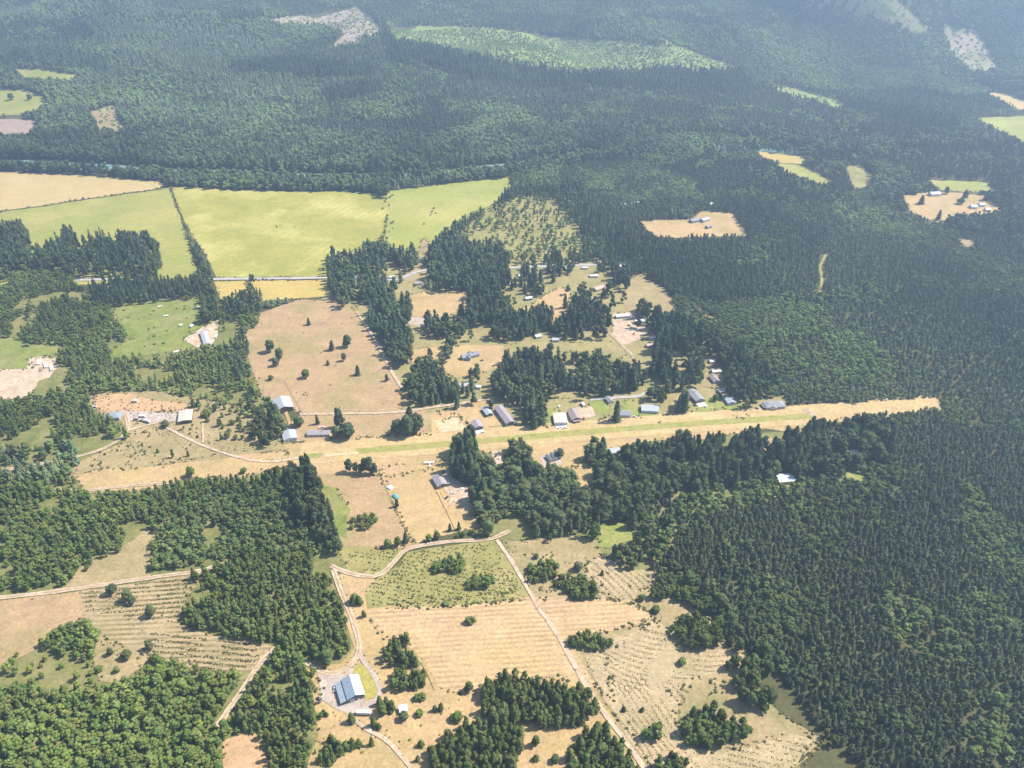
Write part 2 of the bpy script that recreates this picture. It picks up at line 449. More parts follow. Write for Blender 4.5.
# every open (treeless) polygon is kept for the tree planting: (name, polygon, material, layer, edge wiggle)
OPEN = [
 # far slopes
 ('logged_clearing', [(262,22),(290,17),(330,13),(356,7),(372,18),(384,34),(378,37),(362,41),(354,47),(327,49),(334,42),(345,35),(318,28),(285,26)], M_clearcut, 1, 8),
 ('logged_clearing', [(795,-22),(875,-22),(905,2),(930,30),(920,37),(898,25),(860,18),(815,15)], M_clearcut2, 1, 10),
 ('logged_clearing', [(943,27),(975,30),(986,45),(1000,68),(985,75),(968,73),(958,62),(947,45)], M_clearcut2, 1, 10),
 ('pasture', [(975,118),(1024,116),(1200,112),(1200,170),(1040,152),(1015,138)], M_fresh, 1, 6),
 ('pasture', [(985,92),(1005,94),(1030,104),(1100,107),(1100,112),(1020,110),(1000,100)], M_farTan, 1, 4),
 ('pasture', [(-60,86),(25,90),(46,98),(40,110),(20,116),(-60,113)], M_green, 1, 5),
 ('bare_field', [(-60,118),(38,120),(35,128),(27,138),(-60,137)], M_plough, 1, 4),
 ('pasture', [(16,69),(45,70),(80,77),(70,81),(25,79)], M_green, 1, 3),
 ('clearing', [(90,112),(116,104),(119,118),(132,131),(118,139),(98,132)], M_scrub, 1, 5),
 ('clearing', [(768,83),(800,90),(838,101),(848,108),(835,111),(800,100),(775,92)], M_young, 1, 6),
 # the big fields
 ('golden_field', [(-120,170),(0,172),(60,174),(110,177),(160,182),(166,186),(150,190),(90,198),(40,206),(0,211),(-120,221)], M_farTan, 1, 2),
 ('green_field', [(-120,222),(0,212),(40,207),(90,199),(150,191),(169,188),(176,205),(186,235),(198,277),(165,279),(100,284),(0,288),(-120,290)], M_green, 1, 2),
 ('yellow_green_field', [(171,186),(230,190),(300,192),(345,191),(384,195),(388,215),(383,237),(348,253),(334,265),(328,276.4),(240,277.4),(216,277.6),(206,255),(190,232),(178,208)], M_lime, 1, 2),
 ('green_field', [(384,196),(388,191),(440,185),(490,179),(509,177),(511,187),(492,206),(476,219),(447,232),(430,246),(402,251),(384,245),(383,237),(388,215)], M_fresh, 1, 3),
 ('golden_field', [(214,281.5),(326,280),(331,292),(322,297),(290,299),(250,302),(221,303)], M_gold2, 1, 2),
 # right hand fields
 ('pasture', [(757,151),(790,154),(806,157),(802,164),(782,163),(765,160)], M_gold2, 1, 3),
 ('pasture', [(776,163),(800,165),(822,175),(833,183),(820,184),(800,177),(780,169)], M_green, 1, 3),
 ('pasture', [(846,165),(860,166),(872,174),(873,186),(856,190),(850,180)], M_olive, 1, 3),
 ('hayfield', [(638,221),(672,220),(690,219),(702,211),(732,213),(749,236),(720,236.5),(690,237.5),(656,238)], M_golden, 1, 3),
 ('hayfield', [(903,195),(930,192),(962,193),(985,196),(1003,211),(985,216),(955,216),(937,224),(910,212)], M_golden, 1, 3),
 ('pasture', [(930,180),(987,182),(994,191),(965,192),(940,190)], M_green, 1, 3),
 ('clearing', [(958,238),(972,240),(976,249),(964,248)], M_scrub, 1, 2),
 # left middle
 ('bright_clearing', [(108,308),(135,302),(160,299),(196,301),(206,309),(208,340),(184,352),(160,354),(115,358),(110,350),(130,340),(118,318)], M_clearing, 1, 3),
 ('yard', [(183,340),(198,330),(206,325),(219,320),(218,333),(212,345),(198,348)], M_dirt, 3, 1.5),
 ('clearing', [(-120,340),(15,338),(40,345),(47,340),(60,336),(74,337),(76,346),(60,350),(50,356),(32,360),(28,370),(-120,374)], M_clearing, 1, 3),
 ('yard', [(-120,372),(25,369),(30,358),(48,356),(62,367),(55,371),(50,378),(38,381),(33,392),(25,399),(-120,401)], M_dirt, 2, 2),
 # left farm
 ('dry_meadow', [(90,394),(130,391),(160,392),(186,397),(232,404),(262,425),(284,444),(292,466),(240,478),(186,479),(140,492),(84,494),(70,476),(78,464),(100,452),(127,441),(131,428),(110,416),(92,408)], M_scrub, 1, 3),
 ('bare_soil', [(94,396),(130,392.5),(150,400),(184,403),(190,409),(170,411),(150,412),(127,416),(104,415),(95,407)], M_bare, 2, 2),
 ('gravel_yard', [(118,411),(160,412),(180,414),(178,421),(160,423),(128,421)], M_gravel, 3, 1),
 ('dry_meadow', [(84,492),(76,478),(96,470),(140,468),(190,462),(240,456),(284,450),(292,466),(240,476),(186,478),(140,490)], M_golden, 2, 3),
 # lower left
 ('clearing', [(62,590),(78,570),(100,555),(135,540),(146,528),(157,534),(152,560),(150,577),(100,585),(80,590)], M_scrub, 1, 2.5),
 ('hayfield', [(-120,604),(0,600),(78,591),(86,610),(80,626),(60,632),(36,650),(0,667),(-120,705)], M_pinkish, 1, 2),
 ('planted_meadow', [(78,590.5),(140,583),(205,571),(206,576),(186,600),(178,622),(200,632),(252,641),(276,648),(262,662),(252,672),(205,670),(150,656),(110,650),(96,636),(82,625),(86,610)], M_rowdry, 1, 2),
 ('clearing', [(96,636),(150,656),(148,664),(120,684),(100,682),(92,660)], M_scrub, 2, 2),
 ('bare_soil', [(222,742),(238,737),(256,730),(268,760),(285,800),(225,800)], M_bare, 1, 2),
 # airstrip and the fields round it
 ('airfield_grass', [(284,444),(330,439),(425,433),(470,428),(520,426),(560,424),(640,415),(700,411),(780,406),(860,402.5),(936,397),(943,407),(900,412.5),(860,415),(838,420),(815,433),(790,433),(765,429),(735,434),(700,440),(660,440),(615,448),(592,452),(576,466),(560,470),(542,466),(520,462),(500,455),(470,450),(452,466),(390,476),(320,474),(290,466)], M_golden, 2, 2),
 ('dry_field', [(262,398),(240,335),(246,318),(300,299),(355,303),(360,315),(384,352),(402,385),(400,412),(330,414),(303,414)], M_pinkish, 1, 2),
 ('dry_field', [(302,414),(330,413),(400,411),(440,404),(442,434),(300,442),(280,438),(286,425)], M_pinkish, 1, 2),
 ('hayfield', [(300,472),(378,468),(405,530),(416,545),(395,549),(345,549),(333,528),(320,500)], M_pinkish, 1, 2),
 ('hayfield', [(378,468),(452,460),(452,480),(470,500),(480,527),(440,536),(416,545),(405,530)], M_golden, 1, 2),
 ('green_patch', [(316,484),(338,488),(350,510),(346,540),(330,528),(322,510)], M_clearing, 2, 3),
 ('yard', [(444,470),(455,468),(466,478),(472,500),(468,512),(452,500),(442,488)], M_dirt, 3, 1),
 ('homestead', [(425,409),(460,405),(490,398),(520,398),(560,398),(600,398),(640,396),(680,390),(720,388),(745,398),(785,396),(786,408),(700,413),(640,417),(560,426),(470,430),(428,434)], M_resid, 1, 2),
 ('dry_field', [(450,407),(482,400),(492,404),(512,424),(470,429),(432,433),(430,414)], M_golden, 2, 1),
 ('riding_ring', [(434,421),(456,417),(468,430),(441,432.5)], M_sand, 3, 0.4),
 ('lawn', [(546,409),(556,408),(568,428),(546,428)], M_lawn, 2, 1),
 ('lawn', [(588,402),(598,399),(608,405),(610,416),(600,414)], M_lawn, 2, 1),
 ('lawn', [(624,400),(640,398),(640,407),(657,412),(658,424),(650,424),(640,416),(618,419)], M_lawn, 2, 1),
 ('lawn', [(690,408),(705,399),(722,397),(740,402),(757,409),(752,414),(742,419),(735,416),(698,417)], M_lawn, 2, 1),
 ('yard', [(562,418),(580,407),(592,407),(596,416),(566,424)], M_dirt, 3, 1),
 # central homesteads between the groves
 ('homestead', [(335,292),(362,300),(400,282),(430,292),(470,294),(505,262),(520,256),(560,262),(600,262),(620,266),(665,288),(678,312),(660,320),(650,345),(662,372),(690,390),(640,396),(600,398),(485,399),(440,405),(404,410),(400,385),(384,352),(360,315)], M_resid, 1, 3),
 ('dry_field', [(403,296),(436,290),(468,293),(466,305),(446,318),(420,320),(408,312)], M_golden, 2, 2),
 ('dry_field', [(410,350),(440,347),(490,345),(504,346),(502,366),(480,374),(456,378),(430,366),(412,364)], M_golden, 2, 2),
 ('dry_field', [(507,314),(530,305),(550,292),(560,287),(572,290),(566,305),(568,315),(545,326),(530,322),(512,322)], M_golden, 2, 2),
 ('pasture', [(505,345),(550,341),(590,343),(620,341),(632,350),(615,362),(600,352),(560,352),(510,354)], M_resid, 2, 2),
 ('pasture', [(620,285),(640,274),(664,288),(678,311),(650,320),(626,312)], M_scrub, 2, 2),
 ('yard', [(614,313),(640,312),(650,330),(640,340),(625,345),(612,336)], M_dirt, 2, 2),
 ('yard', [(404,318),(447,317),(444,326),(424,328),(408,324)], M_gravel, 3, 1),
 ('yard', [(701,352),(716,350),(722,375),(730,392),(700,386),(706,370)], M_scrub, 2, 1),
 ('clearing', [(421,240),(428,238),(428,258),(420,262),(432,280),(420,284),(402,280),(418,262)], M_scrub, 2, 1),
 # south side of the strip
 ('clearing', [(572,466),(590,462),(593,476),(592,493),(582,492)], M_golden, 1, 1.5),
 ('green_patch', [(599,527),(622,523),(632,527),(632,540),(612,547),(596,548)], M_lawn, 1, 2),
 ('clearing', [(640,452),(660,450),(664,460),(646,466)], M_golden, 1, 2),
 ('clearing', [(700,448),(722,444),(728,452),(706,458)], M_scrub, 1, 2),
 ('clearing', [(752,440),(772,438),(778,448),(760,452)], M_golden, 1, 2),
 ('clearing', [(606,466),(620,464),(624,474),(610,478)], M_scrub, 1, 2),
 ('clearing', [(527,487),(537,486),(536,495),(527,496)], M_scrub, 1, 1.5),
 ('yard', [(492,452),(502,450),(506,462),(494,466)], M_dirt, 3, 1),
 ('yard', [(540,456),(560,452),(562,464),(544,468)], M_gravel, 3, 1),
 ('clearing', [(772,470),(796,467),(800,484),(778,488)], M_scrub, 1, 2),
 ('clearing', [(832,436),(856,440),(862,458),(843,460),(828,452)], M_resid, 1, 2),
 ('green_patch', [(842,470),(852,472),(868,477),(866,482),(846,480)], M_lawn, 1, 2),
 # lower centre
 ('dry_meadow', [(338,578),(350,570),(372,576),(380,590),(440,600),(536,590),(626,594),(660,620),(610,650),(610,690),(650,768),(660,830),(300,900),(308,768),(318,738),(316,705),(305,668),(340,664),(356,648),(346,620)], M_golden, 1, 3),
 ('green_meadow', [(334,546),(395,548),(407,549),(380,577),(350,572)], M_olive, 1, 2),
 ('green_meadow', [(379,577),(398,566),(408,552),(440,546),(490,541),(498,541),(516,570),(534,598),(490,602),(440,606),(368,608),(364,590)], M_olive, 1, 2),
 ('hayfield', [(364,612),(390,608),(440,606.5),(534,599),(560,598),(622,600),(650,611),(652,620),(600,634),(566,640),(580,662),(598,690),(560,678),(500,680),(468,694),(440,688),(425,664),(405,645),(384,640)], M_hay, 2, 2),
 ('planted_meadow', [(500,540),(520,541),(560,535),(596,540),(604,556),(626,570),(656,571),(664,592),(690,604),(712,618),(728,645),(745,650),(742,680),(764,700),(800,726),(820,738),(815,752),(795,768),(720,830),(650,800),(625,740),(596,690),(566,640),(600,634),(652,620),(650,611),(622,600),(536,598),(518,568)], M_scrub, 1, 2.5),
 ('planted_rows', [(588,560),(606,556),(626,571),(655,572),(656,585),(640,590),(636,606),(620,600),(600,599),(602,585),(585,575)], M_rowdry2, 2, 3),
 ('planted_rows', [(580,652),(640,630),(652,618),(668,628),(676,648),(720,650),(744,655),(740,672),(700,676),(680,690),(676,720),(688,745),(720,752),(790,735),(812,740),(795,768),(720,812),(655,780),(628,738),(600,692)], M_rowdry2, 2, 3),
 ('gravel_yard', [(316,668),(334,674),(352,668),(358,673),(346,684),(340,700),(344,706),(364,702),(376,703),(372,709),(352,716),(340,712),(322,700)], M_gravel, 3, 1),
 ('gravel_yard', [(336,682),(358,672),(368,700),(344,708)], M_gravel, 3, 0.5),
 ('lawn', [(353,671),(362,664),(370,672),(379,688),(377,698),(366,700),(360,684)], M_ochre, 4, 0.5),
 ('young_plantation', [(384,28),(420,26),(500,29),(560,37),(620,41),(680,47),(737,68),(700,74),(660,69),(640,74),(580,76),(540,69),(500,63),(450,53),(398,43)], M_young, 1, 8),
 ('young_plantation', [(432,240),(470,214),(520,194),(560,199),(588,238),(582,256),(540,261),(505,268),(455,265)], M_olive, 1, 4),
]
# grassy and scrubby floor under the open young woods, brown needle floor elsewhere is the ground itself
M_woodfloor = ground_mat('grassy_wood_floor', (0.13, 0.15, 0.045), (0.20, 0.20, 0.07), (0.27, 0.235, 0.11), 16, 40, seed=30)
sheet('grassland', [(-320,262),(90,290),(205,296),(252,322),(245,345),(262,400),(290,420),(292,460),(334,525),(366,576),(350,600),(362,650),(320,700),(322,740),(300,1090),(-320,1090)], M_woodfloor, 0, 2)
sheet('grassland', [(400,240),(470,232),(600,258),(660,285),(700,330),(770,385),(785,408),(560,428),(430,436),(400,410),(360,310),(322,300),(322,252)], M_resid, 0, 2)
sheet('grassland', [(448,440),(520,430),(640,436),(800,432),(880,440),(880,480),(680,520),(660,600),(730,655),(800,735),(800,900),(600,900),(500,540),(470,530)], M_woodfloor, 0, 2)
for nm, poly, mat, lay, amp in OPEN:
    sheet(nm, poly, mat, lay, amp)

# river, roads, tracks, the green line of the strip
ribbon('river', [(-160,168),(-60,163),(40,164),(100,167),(160,171.5),(230,174),(300,176.5),(385,177.5),(440,174.5),(505,166),(560,159),(600,153),(660,149),(720,147),(770,150),(830,152)], 38, M_water, 2, 6)
RIVER = [(-160,163),(-60,158.5),(40,160),(100,163),(160,168),(230,170.5),(300,173),(385,174),(440,171),(505,162.5),(560,155.5),(600,150),(600,156),(560,162.5),(505,170),(440,178),(385,181),(300,180),(230,177.5),(160,175),(100,171),(40,168),(-60,167.5),(-160,172)]

def road(pts, w, mat, name='dirt_track', layer=5, amp=1.0):
    w = w * 0.8 if mat is M_dirt else w
    ribbon(name, pts, w, mat, layer, amp)
    if mat is M_dirt and w > 3.6: ribbon('grassy_track_middle', pts, 0.8, M_scrub, layer + 1, 0.5)
    return (pts, w)
ROADS = [
 road([(205,279.6),(240,279),(290,278.6),(340,277.5),(372,277),(395,280),(418,272),(440,268.5),(478,270),(510,268),(560,266),(600,265),(640,266)], 7, M_paved, 'country_road'),
 road([(76,280),(114,279.5)], 8, M_paved, 'country_road'),
 road([(-120,474),(0,470),(48,463),(95,452),(118,441),(128,429),(127,418),(122,412)], 5.5, M_dirt, 'dirt_road'),
 road([(128,431),(140,427),(158,423)], 4, M_dirt),
 road([(165,427),(190,440),(220,452),(262,462),(300,458)], 4, M_dirt),
 road([(203,421),(203,443)], 3, M_dirt),
 road([(56,489),(80,491),(120,487),(160,484),(175,483)], 5, M_dirt),
 road([(-120,606),(0,598),(80,588.5),(150,578),(207,570),(222,562)], 6, M_dirt, 'dirt_road'),
 road([(331,566),(348,573),(373,577),(388,569),(398,558),(408,549.5),(440,543),(470,541),(492,539),(510,531)], 5.5, M_dirt, 'dirt_road'),
 road([(334,570),(340,590),(350,612),(357,634),(359,652),(352,664),(338,673),(322,672),(304,661)], 5.5, M_dirt, 'dirt_road'),
 road([(360,655),(370,670),(380,688),(377,700),(362,708)], 4, M_gravel),
 road([(497,540),(512,562),(534,600),(560,640),(590,692),(618,732),(640,762),(665,800)], 4.5, M_dirt),
 road([(352,718),(368,730),(384,738),(398,752),(412,770),(425,790)], 4, M_dirt),
 road([(276,648),(262,662),(246,685),(232,706),(217,727)], 6, M_dirt),
 road([(408,650),(424,664),(436,690)], 3, M_golden),
 road([(318,742),(330,725),(345,712)], 4, M_golden),
 road([(357,312),(374,338),(392,372),(402,388)], 4.5, M_dirt, 'dirt_road'),
 road([(300,414.5),(340,414),(396,412.5),(440,406.5),(465,403),(495,398)], 4.5, M_dirt, 'dirt_road'),
 road([(590,400),(615,398),(640,396),(655,388)], 5, M_paved, 'country_road'),
 road([(610,334),(622,345),(634,360),(628,372)], 5, M_dirt),
 road([(804,409),(816,417)], 7, M_dirt),
 road([(826,255),(820,268),(822,280),(818,300)], 4, M_olive, 'forest_ride'),
 road([(691,305),(705,315),(718,322)], 7, M_scrub, 'forest_ride'),
 road([(448,478),(452,500),(446,506)], 3, M_dirt),
 road([(438,492),(450,515),(456,530)], 3, M_golden),
 road([(284,444),(290,428),(286,412)], 4, M_golden),
]
ribbon('green_grass_line', [(356,451.5),(420,446.5),(500,439.5),(560,434.5),(640,428),(700,423.5),(760,419.5),(812,416)], 10, M_stripgreen, 4, 1)
ribbon('mown_airstrip', [(300,455),(356,450),(420,445),(500,438),(560,433),(640,426.8),(700,422),(760,418),(812,414.5),(870,410),(938,404)], 36, M_strip, 3, 2)
sheet('green_patch', [(305,456),(312,453.5),(324,454),(320,458),(309,458.5)], M_lawn, 4, 0.5)
sheet('pale_threshold', [(325,455),(358,452),(359,454.5),(326,457.5)], M_sand, 5, 0.3)

# ------------------------------------------------------------------ tree shapes (unit: height 1, crown radius 1)
import bmesh

def ico(sub):
    bm = bmesh.new(); bmesh.ops.create_icosphere(bm, subdivisions=sub, radius=1.0)
    V = np.array([v.co[:] for v in bm.verts]); F = np.array([[v.index for v in f.verts] for f in bm.faces]); bm.free()
    return V, F
ICO = {1: ico(1), 2: ico(2)}

def conifer_crown(tiers, spokes, seed, gap=0.08, full=0.7, blades=0):
    """stacked ragged skirts of drooping boughs, with loose bough tips sticking out"""
    g = np.random.default_rng(seed); V = []; F = []
    bend = g.normal(0, 0.06, 2)
    ax = lambda t: np.array([bend[0] * t * t, bend[1] * t * t])
    prof = lambda t: max(0.04, (1 - t) ** full)
    lop = g.uniform(0, 6.28)
    for k in range(tiers):
        t0 = gap + (0.93 - gap) * (k / tiers) ** 1.0                      # skirt foot
        t1 = min(1.0, t0 + max(0.9 / tiers, 0.06 + 0.085 * prof(t0)) * g.uniform(0.95, 1.25))
        if k == tiers - 1: t1 = 1.0
        r = prof(t0) * g.uniform(0.9, 1.12)
        n = len(V); o1 = ax(t1)
        V.append([o1[0], o1[1], t1])
        m = 2 * spokes; a0 = g.uniform(0, 6.28)
        for q in range(m):
            a = a0 + q * 6.28319 / m + g.normal(0, 0.12)
            rr = r * (1.0 if q % 2 == 0 else 0.60) * g.uniform(0.78, 1.16) * (1 + 0.12 * math.cos(a - lop))
            o = ax(t0)
            V.append([o[0] + rr * math.cos(a), o[1] + rr * math.sin(a), t0 + (0.0 if q % 2 == 0 else 0.045) + g.normal(0, 0.014)])
        for q in range(m): F.append([n, n + 1 + q, n + 1 + (q + 1) % m])
    for k in range(blades):
        t = gap + (0.9 - gap) * g.random(); a = g.uniform(0, 6.28); r = prof(t) * g.uniform(0.85, 1.2)
        c = np.array([math.cos(a), math.sin(a)]); s_ = np.array([-c[1], c[0]]); o = ax(t); w = 0.10 + 0.12 * r
        n = len(V)
        tl = g.normal(0, 0.03); V.append([*(o + c * r * 0.45 + s_ * w), t + 0.04 + tl]); V.append([*(o + c * r * 0.45 - s_ * w), t + 0.04 - tl]); V.append([*(o + c * r * 1.06), t + 0.02 + g.normal(0, .015)])
        F.append([n, n + 1, n + 2])
    return np.array(V), np.array(F)

def broad_crown(nl, sub, leaves, seed, conic=0.0, low=0.16):
    """uneven clumps on a rounded (or egg-shaped) volume, roughened by loose leaf sprays"""
    g = np.random.default_rng(seed); V = []; F = []; n = 0
    IV, IF = ICO[sub]
    cen = []
    for k in range(nl):
        zf = (k + 0.5) / nl
        t = low + 0.14 + (0.80 - low) * zf
        rr = (1 - conic) * math.sqrt(max(0.0, 1 - ((t - 0.55) / 0.50) ** 2)) + conic * (1.12 - t)
        a = k * 2.39996 + g.normal(0, 0.3)
        lr = g.uniform(0.34, 0.54) * (0.75 + 0.35 * rr) * (1.25 if nl < 6 else 1.0)
        d = max(0.0, rr - lr * 0.55) * g.uniform(0.55, 1.0)
        c = np.array([d * math.cos(a), d * math.sin(a), t])
        vz = lr * g.uniform(0.26, 0.38)
        P = IV * (1 + g.normal(0, 0.16, (len(IV), 1))) * np.array([lr, lr, vz]) + c
        V.append(P); F.append(IF + n); n += len(P); cen.append((c, lr, vz))
    for k in range(leaves):
        c, lr, vz = cen[g.integers(len(cen))]
        q = g.normal(0, 1, 3); q /= np.linalg.norm(q); q[2] = abs(q[2]) if g.random() < .7 else q[2]
        p = c + q * np.array([lr, lr, vz]) * g.uniform(0.9, 1.22)
        e1 = g.normal(0, 1, 3); e2 = g.normal(0, 1, 3); sz = g.uniform(0.10, 0.2)
        e1 = e1 / np.linalg.norm(e1) * sz * np.array([1, 1, .4]); e2 = e2 / np.linalg.norm(e2) * sz * np.array([1, 1, .4])
        V.append(np.array([p - e1, p + e1, p + e2])); F.append(np.array([[n, n + 1, n + 2]])); n += 3
    return np.concatenate(V), np.concatenate(F)

def trunk_shape(seed, kind):
    g = np.random.default_rng(seed)
    mb = MB()
    if kind == 'con':
        mb.tube((0, 0, -0.02), (0, 0, 0.9), 0.085, 0.012, 6)
    else:
        mb.tube((0, 0, -0.02), (0.03, 0.02, 0.55), 0.085, 0.04, 6)
        for k in range(4):
            a = k * 1.57 + g.uniform(-.4, .4); mb.tube((0.02, 0.01, 0.30 + 0.06 * k), (0.5 * math.cos(a), 0.5 * math.sin(a), 0.55 + 0.07 * k), 0.03, 0.012, 5)
    return mb

FULLS = (0.50, 0.66, 0.42)
CROWN = {('con', 0): [conifer_crown(11, 8, 10 + i, gap=0.05 + 0.02 * (i % 3), full=FULLS[i % 3], blades=90) for i in range(8)],
         ('con', 1): [conifer_crown(8, 6, 30 + i, full=FULLS[i % 3], blades=24) for i in range(8)],
         ('con', 2): [conifer_crown(6, 5, 50 + i, gap=0.1, full=0.5, blades=8) for i in range(6)],
         ('con', 3): [conifer_crown(4, 4, 70 + i, gap=0.15, full=0.48, blades=3) for i in range(6)],
         ('bro', 0): [broad_crown(13, 2, 170, 110 + i, conic=(0.0, 0.25, 0.45)[i % 3]) for i in range(8)],
         ('bro', 1): [broad_crown(9, 1, 85, 130 + i, conic=(0.0, 0.3, 0.5)[i % 3]) for i in range(8)],
         ('bro', 2): [broad_crown(6, 1, 30, 150 + i, conic=0.25 * (i % 2)) for i in range(6)],
         ('bro', 3): [broad_crown(4, 1, 8, 170 + i) for i in range(5)]}

# softer, rounder conifers mixed with the spired ones
for _k in range(1, 8, 2): CROWN[('con', 1)][_k] = broad_crown(9, 1, 60, 230 + _k, conic=0.72, low=0.06)
for _k in (1, 3, 5): CROWN[('con', 2)][_k] = broad_crown(6, 1, 24, 250 + _k, conic=0.72, low=0.08)
for _k in (1, 4): CROWN[('con', 3)][_k] = broad_crown(4, 1, 6, 270 + _k, conic=0.7, low=0.1)
for _k in (2, 5): CROWN[('con', 0)][_k] = broad_crown(13, 2, 150, 280 + _k, conic=0.72, low=0.05)

# colours of needles and leaves (albedo)
DARKFIR = ((0.044, 0.062, 0.031), (0.07, 0.09, 0.042))
PLANT = ((0.072, 0.088, 0.045), (0.104, 0.12, 0.06))
HILL = ((0.06, 0.077, 0.04), (0.092, 0.112, 0.054))
ALDER = ((0.073, 0.1, 0.034), (0.108, 0.136, 0.046))
YOUNG = ((0.075, 0.102, 0.027), (0.112, 0.138, 0.037))
YCON = ((0.064, 0.084, 0.025), (0.096, 0.116, 0.035))
PALE = ((0.088, 0.125, 0.042), (0.13, 0.168, 0.056))
COTTON = ((0.056, 0.072, 0.03), (0.086, 0.102, 0.042))
DARKFIR, PLANT, HILL, ALDER, YOUNG, YCON, PALE, COTTON = [tuple(tuple(v * LEAF for v in c) for c in q) for q in (DARKFIR, PLANT, HILL, ALDER, YOUNG, YCON, PALE, COTTON)]

C = {}      # stand classes: spacing, density, mix of (kind, weight, height, radius, colours), labels
GAPS = {'left_wood': .36, 'left_lower': .29, 'left_bright': .28, 'corner_wood': .24, 'corner_thin': .45, 'fir_west': .25, 'fir_mid': .36, 'fir_south': .34, 'fir_row': .36, 'fir_east': .36, 'fir_north': .38, 'fir_scatter': .42, 'south_wood': .31, 'edge': .4, 'south_fringe': .4, 'road_wood': .25, 'hangar_wood': .3, 'plantation': .2, 'sparse': .3, 'farm_scrub': .3, 'riverside': .25, 'midforest': .15}

def stand(key, sp, dens, mix, con=None, bro=None):
    C[key] = dict(gap=GAPS.get(key, 0),id=len(C) + 1, sp=sp, dens=dens, mix=mix, con=con, bro=bro)

stand('hill', 9.5, 0.97, [('con', .70, 14.5, 4.8, HILL), ('bro', .30, 13, 5.4, ALDER)], 'slender conifer of the forest covering the far hillside', 'rounded broadleaf tree among the conifers of the far hillside')
stand('hill_dark', 9.5, 1, [('con', 1, 23, 5.2, DARKFIR)], 'tall dark conifer in an old band of forest on the far hillside', '')
stand('hill_light', 9.0, 0.9, [('bro', .75, 12, 4.6, PALE), ('con', .25, 16, 3.6, HILL)], 'conifer among pale broadleaf trees on the far hillside', 'pale broadleaf tree in a light streak of the far hillside')
stand('regrowth', 9.0, 0.3, [('bro', .8, 3.5, 3.0, PALE), ('con', .2, 7, 2.4, HILL)], 'lone conifer left standing on a logged slope', 'low bush on a logged slope')
stand('band', 8.0, 0.7, [('bro', .8, 3.8, 3.0, PALE), ('con', .2, 6, 2.2, YCON)], 'young conifer in the light green plantation strip on the hillside', 'low bush in the light green plantation strip on the hillside')
stand('riverside', 8.0, 0.97, [('bro', .72, 19, 6.0, COTTON), ('con', .28, 25, 5.1, DARKFIR)], 'dark conifer in the woods along the turquoise river', 'rounded broadleaf tree in the woods along the turquoise river')
stand('bank', 8.5, 0.85, [('bro', 1, 17, 6.0, COTTON)], '', 'rounded broadleaf tree on the near bank between river and hayfields')
stand('midforest', 6.0, 0.96, [('con', .76, 10.5, 3.6, HILL), ('bro', .24, 10, 4.1, ALDER)], 'conifer in the wide forest right of the homesteads, beyond the airstrip', 'broadleaf tree in the wide forest right of the homesteads, beyond the airstrip')
stand('plantation', 4.6, 0.97, [('con', .84, 7.8, 2.75, PLANT), ('bro', .16, 7.6, 3.2, ALDER)], 'slender grey green conifer of the dense forest filling the lower right', 'rounded lighter broadleaf tree standing among the dense conifers of the lower right')
stand('plant_light', 6.5, 0.9, [('bro', .75, 9, 3.6, PALE), ('con', .25, 9, 2.8, PLANT)], 'conifer in a lighter leafy pocket of the lower right forest', 'light green broadleaf tree in a leafy pocket of the lower right forest')
stand('edge', 6.5, 0.9, [('bro', .85, 11, 3.7, ALDER), ('con', .15, 14, 2.8, PLANT)], 'conifer on the ragged edge where the right forest meets the dry rows', 'leafy tree on the ragged edge where the right forest meets the dry rows')
stand('left_wood', 5.5, 0.93, [('bro', .62, 8.5, 3.11, YOUNG), ('con', .38, 10.9, 3.12, YCON)], 'conifer in the young mixed wood at the left, above the farm', 'small leafy tree in the young mixed wood at the left, above the farm')
stand('left_lower', 5.2, 0.96, [('bro', .6, 8.9, 3.01, YOUNG), ('con', .4, 10.9, 3.01, YCON)], 'conifer in the wood between the left farm and the pale dirt road', 'leafy tree in the wood between the left farm and the pale dirt road')
stand('left_bright', 5.2, 0.96, [('bro', .8, 7.7, 3.11, ALDER), ('con', .2, 9.3, 3.01, YCON)], 'conifer in the bright young thicket left of the dry fields', 'bright leafy tree in the young thicket left of the dry fields')
stand('road_wood', 4.6, 0.97, [('con', .62, 9.7, 2.80, YCON), ('bro', .38, 8.1, 2.73, YOUNG)], 'young conifer in the wedge of wood left of the drive to the metal hangar', 'young leafy tree in the wedge of wood left of the drive to the metal hangar')
stand('hangar_wood', 4.6, 0.95, [('con', .5, 9.3, 2.80, YCON), ('bro', .5, 8.1, 2.73, YOUNG)], 'young conifer in the wood between the dirt path and the hangar yard', 'young leafy tree in the wood between the dirt path and the hangar yard')
stand('corner_wood', 4.9, 0.96, [('bro', .72, 8.1, 3.01, YOUNG), ('con', .28, 9.7, 3.01, YCON)], 'conifer in the bushy wood filling the lower left corner', 'bushy round tree in the wood filling the lower left corner')
stand('corner_thin', 6.5, 0.45, [('bro', .8, 7, 2.6, YOUNG), ('con', .2, 8, 2.2, YCON)], 'small conifer at the thin edge of the lower left wood', 'small bushy tree at the thin edge of the lower left wood')
stand('tall_left', 8.5, 0.9, [('bro', .55, 26, 5.0, COTTON), ('con', .45, 30, 4.6, DARKFIR)], 'tall dark conifer in the high stand under the green field at the left', 'tall dark broadleaf tree in the high stand under the green field at the left')
stand('dark_left', 6.2, 1, [('con', 1, 18, 3.2, DARKFIR)], 'dark conifer in the even block between the high stand and bright clearing', '')
stand('hedge', 6.5, 0.9, [('bro', .7, 12, 3.6, COTTON), ('con', .3, 18, 3.2, DARKFIR)], 'conifer in the tree row beside the small golden field', 'leafy tree in the tree row beside the small golden field')
